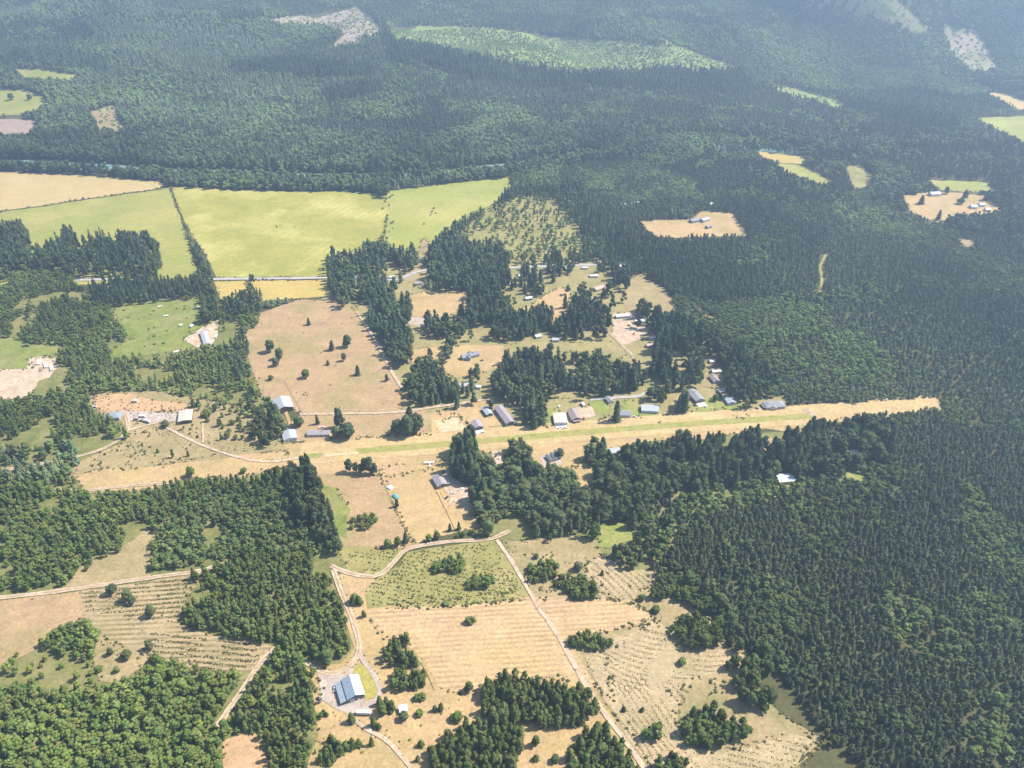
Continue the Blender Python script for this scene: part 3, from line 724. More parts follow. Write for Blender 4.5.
stand('farm_scrub', 7.0, 0.5, [('bro', .8, 6.5, 2.8, YOUNG), ('con', .2, 9, 2.4, YCON)], 'small conifer on the scrubby ground right of the cream roofed barn', 'small bushy tree on the scrubby ground right of the cream roofed barn')
stand('barn_trees', 7.0, 0.85, [('bro', .8, 13, 3.8, COTTON), ('con', .2, 17, 3.2, DARKFIR)], 'dark conifer in the tree strip left of the grey barn', 'rounded tree in the tree strip left of the grey barn')
stand('tall_strip', 6.5, 0.97, [('bro', .8, 19, 4.4, COTTON), ('con', .2, 21, 3.6, DARKFIR)], 'conifer in the tall strip left of the pinkish field below the runway', 'tall broadleaf tree in the strip left of the pinkish field below the runway')
stand('fir_west', 6.8, 0.97, [('con', 0.64, 22.0, 5.60, DARKFIR), ('bro', 0.36, 18, 5, COTTON)], 'tall dark fir in the grove beside the road bounding the brown pasture', 'broadleaf tree in the grove beside the road bounding the brown pasture')
stand('fir_mid', 7.2, 0.95, [('con', 0.64, 21.2, 5.49, DARKFIR), ('bro', 0.36, 17, 5, COTTON)], 'tall dark fir in the long grove above the gabled house clearing', 'broadleaf tree in the long grove above the gabled house clearing')
stand('fir_south', 7.2, 0.95, [('con', 0.63, 20.5, 5.49, DARKFIR), ('bro', 0.37, 17, 5, COTTON)], 'tall dark fir in the grove between the gabled house and the runway', 'broadleaf tree in the grove between the gabled house and the runway')
stand('fir_row', 7.4, 0.93, [('con', 0.59, 21.2, 5.49, DARKFIR), ('bro', 0.41, 17, 5, COTTON)], 'tall dark fir in the grove behind the houses north of the runway', 'broadleaf tree in the grove behind the houses north of the runway')
stand('fir_east', 7.4, 0.95, [('con', 0.64, 22.9, 5.49, DARKFIR), ('bro', 0.36, 18, 5, COTTON)], 'tall dark fir in the eastern homestead grove above the runway lawns', 'broadleaf tree in the eastern homestead grove above the runway lawns')
stand('fir_north', 7.6, 0.93, [('con', 0.56, 21.2, 5.71, DARKFIR), ('bro', 0.44, 18, 5.4, COTTON)], 'tall dark conifer in the groves along the country road below the hayfields', 'dark broadleaf tree in the groves along the country road below the hayfields')
stand('fir_scatter', 8.6, 0.8, [('con', 0.63, 20.5, 5.26, DARKFIR), ('bro', 0.37, 15, 4.6, COTTON)], 'dark fir among the scattered homestead lots in the middle distance', 'broadleaf tree among the scattered homestead lots in the middle distance')
stand('sparse', 10.5, 0.72, [('bro', .7, 9, 3.4, PALE), ('con', .3, 11, 2.6, YCON)], 'young conifer in the pale sparse plantation beside the green hayfield', 'pale young tree in the sparse plantation beside the green hayfield')
stand('sparse_edge', 7.5, 0.9, [('con', .6, 20, 3.8, DARKFIR), ('bro', .4, 14, 4.4, ALDER)], 'conifer in the belt round the pale sparse plantation', 'leafy tree in the belt round the pale sparse plantation')
stand('south_wood', 7.2, 0.96, [('con', .5, 18.5, 5.60, DARKFIR), ('bro', .5, 14, 5.0, COTTON)], 'tall dark conifer in the wood along the south side of the airstrip', 'rounded broadleaf tree in the wood along the south side of the airstrip')
stand('big_clump', 7.0, 1, [('con', 0.59, 25.6, 5.38, DARKFIR), ('bro', .3, 22, 5.4, COTTON)], 'tall dark conifer in the big clump just right of the grey roofed runway house', 'broad dark tree in the big clump just right of the grey roofed runway house')
stand('south_fringe', 6.2, 0.85, [('bro', .65, 10.5, 3.4, ALDER), ('con', .35, 13, 2.8, PLANT)], 'small conifer on the lower fringe of the wood south of the airstrip', 'small leafy tree on the lower fringe of the wood south of the airstrip')
stand('ctr_a', 4.0, 1.0, [('con', .75, 11, 3.07, YCON), ('bro', .25, 9, 3.02, YOUNG)], 'small conifer in the dense clump just above the hangar bend', 'small leafy tree in the dense clump just above the hangar bend')
stand('ctr_b', 4.0, 1.0, [('con', .6, 9, 2.94, YCON), ('bro', .4, 8, 2.91, YOUNG)], 'small conifer in the low clump right of the hangar lawn', 'small leafy tree in the low clump right of the hangar lawn')
stand('ctr_c', 4.7, 0.98, [('con', .78, 11.5, 3.58, YCON), ('bro', .22, 9.3, 3.36, YOUNG)], 'conifer in the long grove at the bottom edge of the pink hayfield', 'leafy tree in the long grove at the bottom edge of the pink hayfield')
stand('ctr_d', 4.7, 0.98, [('con', .68, 10.6, 3.58, YCON), ('bro', .32, 9.3, 3.36, YOUNG)], 'conifer in the grove cut by the bottom of the picture, right of hangar', 'leafy tree in the grove cut by the bottom of the picture, right of hangar')
stand('ctr_e', 4.7, 0.98, [('con', .66, 10.6, 3.58, YCON), ('bro', .34, 8.9, 3.36, YOUNG)], 'conifer in the bottom grove beside the long diagonal track', 'leafy tree in the bottom grove beside the long diagonal track')
stand('ctr_f', 4.0, 1.0, [('con', .75, 8, 2.69, YCON), ('bro', .25, 7, 2.58, YOUNG)], 'small conifer in the clump at the right end of the pink hayfield', 'small leafy tree in the clump at the right end of the pink hayfield')
stand('ctr_g', 4.7, 0.98, [('bro', .6, 9, 3.25, YOUNG), ('con', .4, 10, 3.20, YCON)], 'small conifer in the clump among the curved dry rows', 'small leafy tree in the clump among the curved dry rows')
stand('ctr_h', 4.7, 0.98, [('bro', .65, 9, 3.25, YOUNG), ('con', .35, 10, 3.20, YCON)], 'small conifer in the clump near the bottom right edge of the dry rows', 'small leafy tree in the clump near the bottom right edge of the dry rows')
stand('ctr_i', 4.0, 0.95, [('bro', .8, 6, 2.91, YOUNG), ('con', .2, 8, 2.82, YCON)], 'small conifer in the bushy island of the green shrub meadow', 'low bushy tree in the bushy island of the green shrub meadow')
stand('ctr_j', 4.0, 0.95, [('bro', .6, 7.5, 3.02, YOUNG), ('con', .4, 9, 2.94, YCON)], 'small conifer in the thicket beside the track, above the pink hayfield', 'small leafy tree in the thicket beside the track, above the pink hayfield')
stand('hedge_low', 5.0, 0.9, [('bro', .8, 6, 2.6, YOUNG), ('con', .2, 9, 2.2, YCON)], 'small conifer in the hedge along the winding dirt road', 'bushy tree in the hedge along the winding dirt road')
stand('field_clump', 5.0, 1, [('bro', 1, 6.5, 2.9, YOUNG)], '', 'low rounded tree in the oblong clump in the pinkish field below runway')
stand('farm_right', 8.0, 0.9, [('bro', .9, 17, 6.0, COTTON), ('con', .1, 20, 4, DARKFIR)], 'conifer among the round trees of the far right farm', 'big round tree by the far right farm')

# zones, then openings, then groves (pixel outlines of the crowns)
ZONES = [
 ('riverside', [(-320,142),(0,137),(60,139),(120,134),(200,128),(280,130),(360,140),(450,140),(520,133),(600,130),(700,128),(770,138),(900,150),(900,160),(770,152),(640,158),(560,166),(515,175),(400,184),(170,180),(-320,172)]),
 ('midforest', [(512,180),(560,168),(640,158),(770,154),(880,170),(900,185),(1344,190),(1344,440),(900,440),(840,425),(785,408),(740,370),(690,320),(640,270),(590,235),(560,196),(516,192)]),
 ('plantation', [(640,440),(700,430),(830,425),(900,412),(945,405),(1344,395),(1344,1100),(760,1100),(660,640),(650,560),(640,500)]),
 ('left_wood', [(-320,285),(210,290),(250,300),(250,420),(200,440),(-320,480)]),
 ('left_lower', [(-320,468),(90,488),(290,462),(340,545),(360,580),(340,660),(200,660),(-320,690)]),
 ('corner_wood', [(-320,660),(40,650),(100,640),(240,680),(236,768),(262,1100),(-320,1100)]),
 ('hill_dark', [(390,44),(450,54),(500,64),(540,70),(580,77),(660,72),(740,77),(760,95),(720,99),(640,93),(560,88),(500,84),(440,70),(400,60)]),
 ('hill_dark', [(366,8),(384,20),(392,40),(410,66),(402,72),(384,50),(376,30)]),
 ('hill_dark', [(14,54),(60,52),(112,60),(110,74),(70,72),(18,66)]),
 ('hill_dark', [(320,92),(380,84),(382,96),(330,106)]),
 ('hill_dark', [(780,84),(850,104),(846,110),(778,94)]),
 ('hill_light', [(380,66),(420,70),(450,76),(440,96),(400,108),(350,118),(330,110),(385,98)]),
 ('hill_light', [(350,115),(400,106),(430,112),(420,120),(370,124)]),
 ('hill_light', [(580,88),(640,94),(670,98),(660,103),(590,96)]),
 ('hill_light', [(640,20),(720,28),(738,50),(700,52),(650,40)]),
 ('hill_light', [(150,82),(210,78),(215,88),(160,94)]),
 ('hill_light', [(130,92),(200,96),(240,106),(200,112),(130,104)]),
 ('hill_light', [(830,66),(900,72),(960,82),(1000,96),(960,100),(880,82),(830,74)]),
 ('hill_light', [(650,140),(700,134),(800,150),(840,152),(760,152),(690,156)]),
 ('hill_light', [(130,17),(200,19),(248,17),(246,25),(190,27),(130,24)]),
 ('hill_light', [(40,8),(70,12),(60,18),(36,14)]),
 ('hill_light', [(420,4),(560,2),(640,14),(620,24),(520,16),(430,14)]),
 ('hill_light', [(760,30),(800,50),(830,62),(800,62),(764,48)]),
 ('hill_light', [(250,100),(320,108),(340,122),(290,124),(255,112)]),
 ('hill_light', [(440,104),(520,108),(530,116),(450,116)]),
 ('hill_dark', [(0,62),(14,56),(18,68),(0,72)]),
 ('hill_dark', [(230,66),(300,62),(372,70),(376,80),(310,80),(236,76)]),
 ('hill_dark', [(220,14),(262,12),(262,22),(225,24)]),
 ('hill_dark', [(840,100),(900,112),(960,128),(950,136),(890,122),(838,110)]),
 ('plant_light', [(880,590),(915,596),(940,620),(962,650),(958,668),(920,660),(890,640),(875,610)]),
 ('plant_light', [(960,710),(1010,700),(1010,770),(965,760)]),
 ('plant_light', [(790,500),(812,506),(812,530),(790,524)]),
 ('plant_light', [(965,490),(985,495),(982,520),(962,510)]),
 ('plant_light', [(655,500),(700,494),(720,510),(700,530),(660,560),(650,540)]),
 ('plant_light', [(770,340),(860,335),(900,370),(880,385),(800,375)]),
 ('hill_light', [(830,205),(880,212),(900,225),(860,228),(830,220)]),
 ('farm_right', [(868,165),(905,176),(912,196),(925,212),(905,216),(880,200),(868,186)]),
 ('farm_right', [(975,205),(1060,180),(1060,235),(1000,240),(950,232),(940,224),(960,218),(985,217)]),
 ('hill_dark', [(560,185),(590,235),(640,268),(650,250),(610,225),(575,185)]),
]
GROVES = [('regrowth', p) for nm, p, *_ in OPEN if nm == 'logged_clearing'] + [
 ('regrowth', [(768,83),(800,90),(838,101),(848,108),(835,111),(800,100),(775,92)]), ('regrowth', [(90,112),(116,104),(119,118),(132,131),(118,139),(98,132)]),
 ('band', [(384,28),(420,26),(500,29),(560,37),(620,41),(680,47),(737,68),(700,74),(660,69),(640,74),(580,76),(540,69),(500,63),(450,53),(398,43)]),
 ('bank', [(-120,160),(40,162),(112,167),(110,173),(60,171),(-120,168)]), ('bank', [(150,172),(200,171),(385,174),(388,194),(340,191),(240,189),(172,186)]),
 ('bank', [(430,175),(505,168),(508,178),(490,180),(430,184)]),
 ('riverside', [(366,176),(390,174),(392,190),(386,200),(372,194)]),
 ('sparse', [(432,240),(470,214),(520,194),(560,199),(588,238),(582,256),(540,261),(505,268),(455,265)]),
 ('sparse_edge', [(445,232),(476,218),(500,200),(514,190),(560,190),(592,236),(600,262),(580,262),(584,240),(556,202),(520,198),(474,222),(458,240),(450,262),(434,258)]),
 ('sparse_edge', [(588,240),(640,262),(640,276),(612,268),(590,262)]),
 ('tall_left', [(-60,228),(30,226),(32,250),(50,246),(62,230),(76,234),(80,244),(92,234),(150,236),(163,246),(162,276),(110,280),(84,278),(60,284),(-60,290)]),
 ('dark_left', [(86,292),(110,284),(205,277),(204,296),(150,304),(112,308),(90,302)]),
 ('left_wood', [(-60,276),(60,274),(90,292),(100,310),(-60,330)]),
 ('left_wood', [(15,348),(38,336),(60,320),(74,330),(76,346),(42,344),(30,346)]),
 ('hedge', [(193,252),(203,250),(210,275),(218,300),(212,310),(204,300),(202,282)]),
 ('hedge', [(200,303),(214,304),(219,318),(206,326),(200,318)]),
 ('hedge', [(222,300),(232,294),(244,292),(252,280),(262,292),(264,314),(250,320),(240,318),(226,320)]),
 ('left_wood', [(220,320),(262,318),(262,324),(246,332),(246,370),(256,392),(230,388),(212,360),(214,346)]),
 ('hedge', [(240,336),(248,330),(250,362),(250,380),(240,386),(232,362)]),
 ('farm_scrub', [(184,396),(200,390),(240,392),(256,400),(250,420),(262,440),(240,444),(216,444),(222,430),(206,424),(196,412)]),
 ('barn_trees', [(250,395),(262,398),(266,408),(276,420),(278,434),(272,450),(254,446),(252,425)]),
 ('left_lower', [(52,480),(80,478),(80,490),(52,488)]),
 ('farm_scrub', [(146,450),(160,446),(202,450),(200,458),(160,458)]),
 ('farm_scrub', [(100,456),(120,452),(132,460),(120,468),(104,466)]),
 ('tall_strip', [(288,472),(298,458),(314,460),(322,490),(334,510),(334,524),(344,546),(346,560),(330,548),(306,530),(292,500)]),
 ('road_wood', [(190,575),(240,560),(300,552),(330,560),(344,600),(358,646),(340,662),(304,660),(270,642),(200,630),(176,622),(186,600)]),
 ('left_bright', [(200,500),(285,478),(300,520),(320,550),(360,574),(350,574),(310,556),(240,556),(205,570),(150,572),(150,540),(170,520)]),
 ('left_bright', [(320,548),(340,556),(364,574),(356,576),(330,566)]),
 ('hangar_wood', [(274,652),(298,652),(316,664),(316,690),(310,704),(324,716),(324,730),(312,744),(306,764),(300,800),(264,800),(268,764),(258,740),(240,726),(226,720),(244,696),(262,672)]),
 ('corner_wood', [(34,648),(56,628),(86,620),(102,630),(100,645),(110,655),(60,668),(20,680),(-10,690)]),
 ('corner_thin', [(-120,668),(34,650),(90,662),(140,676),(130,690),(40,690),(-120,700)]),
 ('left_lower', [(70,560),(100,552),(130,536),(120,556),(100,560),(80,576),(64,590),(20,592),(-60,590),(-60,540)]),
 ('fir_north', [(324,256),(334,250),(350,256),(350,276),(325,277)]), ('fir_north', [(362,254),(380,250),(404,251),(414,244),(420,252),(418,272),(400,278),(362,276)]),
 ('fir_north', [(330,284),(344,276),(354,282),(355,306),(342,310),(330,304)]), ('fir_north', [(360,284),(384,280),(398,284),(396,306),(380,310),(362,304)]),
 ('fir_north', [(398,296),(408,292),(414,308),(412,318),(400,314)]),
 ('fir_north', [(426,250),(440,234),(456,240),(470,250),(500,252),(512,264),(512,274),(480,276),(466,292),(440,292),(430,282)]),
 ('fir_west', [(364,314),(384,306),(400,308),(412,324),(413,362),(404,371),(388,366),(374,345)]),
 ('fir_mid', [(408,318),(428,313),(446,320),(456,308),(474,296),(490,290),(500,296),(512,320),(510,343),(470,344),(430,343),(412,346)]),
 ('fir_mid', [(470,300),(478,278),(500,274),(512,284),(512,320),(480,320)]),
 ('fir_scatter', [(498,268),(514,264),(518,290),(516,313),(506,314),(498,300)]),
 ('fir_scatter', [(518,262),(540,262),(548,276),(546,298),(534,300),(520,290)]),
 ('fir_scatter', [(544,262),(582,258),(580,284),(558,288),(548,278)]),
 ('fir_scatter', [(578,284),(592,272),(594,298),(580,300)]), ('fir_scatter', [(558,288),(572,282),(572,306),(560,310)]),
 ('fir_scatter', [(596,262),(630,268),(628,300),(612,310),(602,300)]),
 ('fir_row', [(553,326),(566,312),(576,294),(584,298),(600,302),(616,312),(612,334),(604,340),(560,340)]),
 ('fir_row', [(498,334),(506,318),(526,312),(538,306),(554,306),(556,336),(530,336),(506,346)]),
 ('fir_south', [(402,384),(414,364),(430,354),(444,364),(448,378),(466,382),(482,396),(480,404),(455,408),(430,408),(408,402)]),
 ('fir_south', [(462,376),(474,366),(483,364),(484,382),(468,384)]),
 ('fir_south', [(440,352),(448,340),(456,344),(454,362),(442,364)]), ('fir_south', [(428,340),(437,336),(437,350),(430,351)]),
 ('fir_south', [(484,396),(498,364),(506,352),(530,352),(556,354),(556,398),(530,404),(510,408),(498,400)]),
 ('fir_row', [(556,354),(580,350),(606,354),(616,364),(640,366),(652,378),(656,392),(630,397),(600,400),(576,402),(556,400)]),
 ('fir_row', [(516,398),(530,396),(546,400),(548,424),(534,430),(522,424)]),
 ('fir_east', [(626,316),(640,302),(655,310),(672,318),(690,330),(690,372),(702,366),(700,384),(680,388),(662,396),(648,386),(646,364),(656,346),(650,330),(640,330)]),
 ('fir_east', [(690,330),(720,345),(752,366),(778,388),(764,402),(745,410),(726,396),(722,378),(712,356),(700,350)]),
 ('fir_east', [(648,384),(668,384),(672,408),(660,412),(648,408)]), ('fir_east', [(676,392),(688,386),(690,414),(676,416)]),
 ('fir_east', [(731,392),(757,388),(758,408),(740,410),(732,404)]),
 ('fir_east', [(600,262),(640,270),(628,286),(612,290)]),
 ('big_clump', [(446,470),(452,440),(466,428),(478,438),(480,460),(492,475),(498,500),(478,508),(458,482)]),
 ('south_wood', [(476,462),(490,462),(496,468),(508,446),(516,436),(530,446),(540,466),(560,474),(572,470),(582,490),(592,490),(592,468),(584,452),(594,438),(606,444),(616,450),(640,450),(652,452),(660,440),(686,430),(700,440),(714,434),(734,432),(744,438),(766,432),(796,436),(810,420),(830,424),(850,422),(880,436),(900,458),(900,470),(860,470),(820,480),(760,486),(720,486),(680,500),(650,520),(640,524),(600,524),(580,532),(540,540),(500,536),(480,532),(470,512),(470,486)]),
 ('south_fringe', [(476,530),(510,536),(560,534),(602,524),(600,546),(570,540),(540,543),(500,538)]),
 ('south_fringe', [(600,552),(612,546),(634,540),(650,524),(662,560),(650,570),(628,570),(606,556)]),
 ('plant_light', [(640,510),(680,496),(720,488),(800,482),(820,490),(760,506),(700,520),(660,545),(645,540)]),
 ('edge', [(724,662),(760,672),(800,712),(822,738),(846,770),(820,770),(806,744),(770,712),(740,684)]),
 ('edge', [(655,572),(668,566),(690,580),(720,600),(745,632),(740,644),(716,622),(690,606),(664,594)]),
 ('edge', [(724,660),(740,650),(762,656),(784,680),(806,712),(820,735),(800,726),(764,700),(742,684),(728,672)]),
 ('edge', [(728,672),(764,690),(800,722),(790,730),(750,712),(726,698)]),
 ('edge', [(820,738),(850,742),(870,800),(810,800),(790,764)]),
 ('plantation', [(660,566),(690,570),(740,610),(760,645),(800,700),(830,738),(870,760),(870,600),(700,520)]),
 ('plantation', [(800,706),(826,728),(846,752),(880,800),(990,800),(870,690)]),
 ('ctr_a', [(380,652),(394,638),(404,637),(420,654),(416,668),(386,668)]),
 ('ctr_b', [(390,690),(391,676),(402,669),(420,672),(430,676),(429,685),(412,692)]),
 ('ctr_c', [(478,694),(490,682),(514,672),(548,682),(572,690),(588,680),(601,694),(598,706),(586,722),(570,733),(546,728),(520,722),(504,722),(484,716)]),
 ('ctr_d', [(432,752),(445,735),(470,720),(500,716),(522,734),(524,755),(515,775),(500,800),(420,800)]),
 ('ctr_e', [(565,764),(575,745),(588,728),(606,724),(626,740),(646,756),(660,800),(556,800)]),
 ('ctr_e', [(650,770),(664,752),(674,750),(690,764),(700,800),(650,800)]),
 ('ctr_f', [(568,640),(584,633),(604,635),(617,643),(611,652),(590,654),(573,649)]),
 ('ctr_g', [(672,634),(680,615),(700,618),(720,628),(722,644),(704,648),(696,652),(684,648)]),
 ('ctr_h', [(683,726),(698,708),(716,704),(732,714),(747,725),(749,738),(726,746),(700,752),(687,745)]),
 ('ctr_h', [(640,735),(650,724),(663,730),(660,742),(646,744)]),
 ('ctr_i', [(430,566),(445,558),(462,556),(468,566),(460,574),(434,575)]), ('ctr_i', [(464,588),(470,577),(490,573),(497,584),(490,590),(470,592)]),
 ('ctr_j', [(522,582),(530,566),(546,560),(558,566),(556,580),(534,584)]), ('ctr_j', [(548,584),(564,576),(590,582),(600,590),(594,600),(574,601),(562,592)]),
 ('ctr_j', [(630,584),(640,596),(656,590),(660,575),(690,590),(714,606),(704,614),(690,606),(668,598),(656,604)]),
 ('hedge_low', [(410,546),(440,538),(468,534),(484,528),(486,538),(440,544),(412,549)]),
 ('field_clump', [(347,524),(354,515),(372,513),(380,520),(379,530),(350,531)]),
 ('ctr_b', [(320,748),(330,734),(343,742),(344,752),(330,770),(318,765)]),
]
PX0, PX1, PY0, PY1 = -320, 1344, -40, 1100
YY, XX = np.mgrid[PY0:PY1, PX0:PX1]
cover = np.full(YY.shape, C['hill']['id'], np.int16)

def paint(poly, val):
    x = [p[0] for p in poly]; y = [p[1] for p in poly]
    x0 = max(int(min(x)) - 1, PX0); x1 = min(int(max(x)) + 2, PX1); y0 = max(int(min(y)) - 1, PY0); y1 = min(int(max(y)) + 2, PY1)
    if x1 <= x0 or y1 <= y0: return
    s = (slice(y0 - PY0, y1 - PY0), slice(x0 - PX0, x1 - PX0))
    m = inside(poly, XX[s] + 0.5, YY[s] + 0.5)
    cover[s][m] = val

for k, p in ZONES: paint(p, C[k]['id'])
for nm, p, *_ in OPEN: paint(p, 0)
for k, p in GROVES: paint(p, C[k]['id'])
paint(RIVER, -1)                     # no tree stands in the river, but crowns may hang over it

ROADPTS = []
for pts, w in ROADS:
    P = at_many(pts)
    for a, b in zip(P[:-1], P[1:]):
        k = max(1, int(np.linalg.norm(b - a) / 3))
        for t in np.linspace(0, 1, k, endpoint=False): ROADPTS.append((*(a + (b - a) * t), w / 2 + 3.0))
ROADPTS = np.array(ROADPTS)
KEEP = []          # (x, y, radius) round buildings, filled before planting

def blocked(x, y):
    out = np.zeros(len(x), bool)
    for arr in (ROADPTS, np.array(KEEP) if KEEP else np.zeros((0, 3))):
        for i in range(0, len(arr), 50):
            a = arr[i:i + 50]
            near = (x > a[:, 0].min() - 40) & (x < a[:, 0].max() + 40) & (y > a[:, 1].min() - 40) & (y < a[:, 1].max() + 40)
            idx = np.nonzero(near)[0]
            if len(idx) == 0: continue
            d2 = (x[idx, None] - a[None, :, 0]) ** 2 + (y[idx, None] - a[None, :, 1]) ** 2
            out[idx] |= (d2 < a[None, :, 2] ** 2).any(1)
    return out

def lookup(u, v):
    iu = np.floor(u).astype(int) - PX0; iv = np.floor(v).astype(int) - PY0
    ok = (iu >= 0) & (iu < PX1 - PX0) & (iv >= 0) & (iv < PY1 - PY0)
    r = np.zeros(len(u), np.int16)
    r[ok] = cover[iv[ok], iu[ok]]
    return r

_cg = np.random.default_rng(21)
_cx, _cy = np.meshgrid(np.arange(-2400, 3200, 330.0), np.arange(600, 4800, 300.0))
CELL = np.stack([_cx.ravel() + _cg.uniform(-140, 140, _cx.size), _cy.ravel() + _cg.uniform(-130, 130, _cx.size)], 1)
CELL_TONE = _cg.choice([0.58, 0.78, 1.0, 1.2, 1.5], len(CELL)); CELL_H = _cg.choice([0.8, 0.9, 1.0, 1.12, 1.25], len(CELL)); CELL_BRO = _cg.choice([-0.25, -0.1, 0.0, 0.2, 0.5], len(CELL))

def cell(x, y):
    x = x + 60 * (fbm(x / 90, y / 90, 2) - .5); y = y + 60 * (fbm(x / 90 + 8, y / 90, 2) - .5)
    out = np.empty(len(x), int)
    for i in range(0, len(x), 20000):
        out[i:i + 20000] = ((x[i:i + 20000, None] - CELL[None, :, 0]) ** 2 + (1.4 * (y[i:i + 20000, None] - CELL[None, :, 1])) ** 2).argmin(1)
    return out

def plant():
    recs = []
    for key, c in C.items():
        m = cover == c['id']
        if not m.any(): continue
        ys, xs = np.nonzero(m)
        cand = np.array([(xs.min() + PX0, ys.min() + PY0), (xs.max() + PX0, ys.min() + PY0), (xs.min() + PX0, ys.max() + PY0), (xs.max() + PX0, ys.max() + PY0)], float)
        W = at_many(cand)
        x0, x1, y0, y1 = W[:, 0].min() - 10, W[:, 0].max() + 10, W[:, 1].min() - 10, min(W[:, 1].max() + 60, 4700)
        s = c['sp']
        X, Y = np.meshgrid(np.arange(x0, x1, s), np.arange(y0, y1, s))
        X = X + (np.arange(X.shape[0]) % 2)[:, None] * s * 0.5
        X = (X + rng.uniform(-.42, .42, X.shape) * s).ravel(); Y = (Y + rng.uniform(-.42, .42, Y.shape) * s).ravel()
        Z = terrain(X, Y)
        u, v, d = project(X, Y, Z)
        k = lookup(u, v) == c['id']
        X, Y, Z, u, v, d = (q[k] for q in (X, Y, Z, u, v, d))
        if len(X) == 0: continue
        k = rng.random(len(X)) < c['dens'] * (0.78 + 0.5 * fbm(X / 40, Y / 40, 2)) + (0.2 if c['dens'] > 0.9 else 0)
        X, Y, Z, u, v, d = (q[k] for q in (X, Y, Z, u, v, d))
        k = fbm(X / 34 + 3, Y / 34 + 60, 3) > c['gap']          # glades
        X, Y, Z, u, v, d = (q[k] for q in (X, Y, Z, u, v, d))
        if len(X) == 0: continue
        pn = fbm(X / 55 + 7, Y / 55 + 3, 3)                     # species gather in patches
        nz = np.clip(rng.random(len(X)) * 0.55 + (pn - 0.5) * 1.7 + 0.225, 0, 0.999)
        aged = key in ('hill', 'midforest')
        ce = cell(X, Y) if aged else np.zeros(len(X), int)
        if aged: nz = np.clip(nz + CELL_BRO[ce], 0, 0.999)
        wsum = np.cumsum([q[1] for q in c['mix']])
        sp = np.searchsorted(wsum / wsum[-1], nz)
        hmul = np.clip(rng.normal(1, 0.28 if key.split('_')[0] in ('left', 'corner', 'hangar', 'road', 'edge', 'south') else 0.17, len(X)), 0.5, 1.6) * (0.85 + 0.3 * fbm(X / 130, Y / 130, 2))
        if aged: hmul *= CELL_H[ce]
        if key in ('hill', 'midforest', 'plantation'): hmul *= 0.86 + 0.32 * (fbm(X / 240 + 3, Y / 240, 2))
        for i, (kind, w, h, r, colr) in enumerate(c['mix']):
            q = sp == i
            if not q.any(): continue
            n = q.sum(); hh = h * hmul[q]; rr = r * (0.55 + 0.45 * hmul[q]) * rng.uniform(0.82, 1.2, n)
            t = np.clip(rng.normal(0.5, 0.28, n) + 0.9 * (fbm(X[q] / 160, Y[q] / 160, 3) - 0.5), 0, 1)[:, None]
            col = np.array(colr[0]) * (1 - t) + np.array(colr[1]) * t
            col = col * rng.uniform(0.84, 1.18, (n, 1)) * (0.72 + 0.56 * np.clip(2.2 * fbm(X[q] / 210 + 11, Y[q] / 330 + 5, 3) - 0.6, 0, 1))[:, None]
            if aged: col = col * (CELL_TONE[ce[q]] if kind == 'con' else 1.0 + 0 * CELL_TONE[ce[q]])[:, None]
            col = col * np.stack([rng.normal(1, .055, n), rng.normal(1, .03, n), rng.normal(1, .055, n)], 1)
            odd = rng.random(n) < 0.05
            col[odd] = col[odd] * np.array([1.22, 1.14, 1.05])
            # the crown must not hang over an opening behind it
            u2, v2, _ = project(X[q], Y[q], Z[q] + hh * (0.38 if key[:3] == 'ctr' else 0.5))
            ok = (lookup(u2, v2) != 0)
            if key[:3] != 'ctr': ok &= (lookup(u2 - rr * 0.6 * FPX / d[q], v2) != 0) & (lookup(u2 + rr * 0.6 * FPX / d[q], v2) != 0)
            ok &= ~blocked(X[q], Y[q])
            recs.append(dict(key=key, kind=kind, x=X[q][ok], y=Y[q][ok], z=Z[q][ok], h=hh[ok], r=rr[ok], col=col[ok], u=u[q][ok], v=v[q][ok], d=d[q][ok]))
    return recs

# ------------------------------------------------------------------ building materials
W_white = plain('white_painted_siding', (0.55, 0.54, 0.51)); W_grey = plain('grey_siding', (0.30, 0.31, 0.33)); W_dark = plain('charcoal_metal_siding', (0.085, 0.10, 0.125), 0.5, rib=('x', 0.6))
W_tan = plain('tan_siding', (0.45, 0.36, 0.26)); W_brown = plain('brown_timber_siding', (0.16, 0.10, 0.065)); W_green = plain('sage_siding', (0.22, 0.25, 0.19))
R_blue = plain('blue_grey_metal_roof', (0.21, 0.245, 0.275), 0.5, rib=('y', 0.9)); R_white = plain('white_metal_roof', (0.46, 0.465, 0.47), 0.55, rib=('y', 0.9))
R_pale = plain('pale_blue_metal_roof', (0.30, 0.32, 0.34), 0.55, rib=('y', 0.9)); R_grey = plain('grey_shingle_roof', (0.20, 0.205, 0.22), 0.9)
R_mauve = plain('weathered_mauve_roof', (0.24, 0.21, 0.22), 0.85); R_brown = plain('brown_shingle_roof', (0.24, 0.19, 0.165), 0.9); R_cream = plain('cream_metal_roof', (0.42, 0.385, 0.31), 0.5, rib=('y', 0.9))
R_dark = plain('charcoal_shingle_roof', (0.10, 0.105, 0.12), 0.85); R_galv = plain('galvanised_barn_roof', (0.33, 0.325, 0.325), 0.55, rib=('y', 0.9)); R_pink = plain('faded_red_roof', (0.44, 0.29, 0.25), 0.8)
M_glass = plain('dark_window_glass', (0.03, 0.04, 0.05), 0.1, 0.05); M_trim = plain('white_trim', (0.72, 0.72, 0.70)); M_doorw = plain('pale_garage_door', (0.62, 0.62, 0.60)); M_doord = plain('dark_door', (0.06, 0.05, 0.05))
M_brick = plain('chimney_masonry', (0.24, 0.17, 0.14)); M_tyre = plain('tyre_rubber', (0.02, 0.02, 0.02), 0.9); M_steel = plain('bare_steel', (0.45, 0.45, 0.46), 0.4)
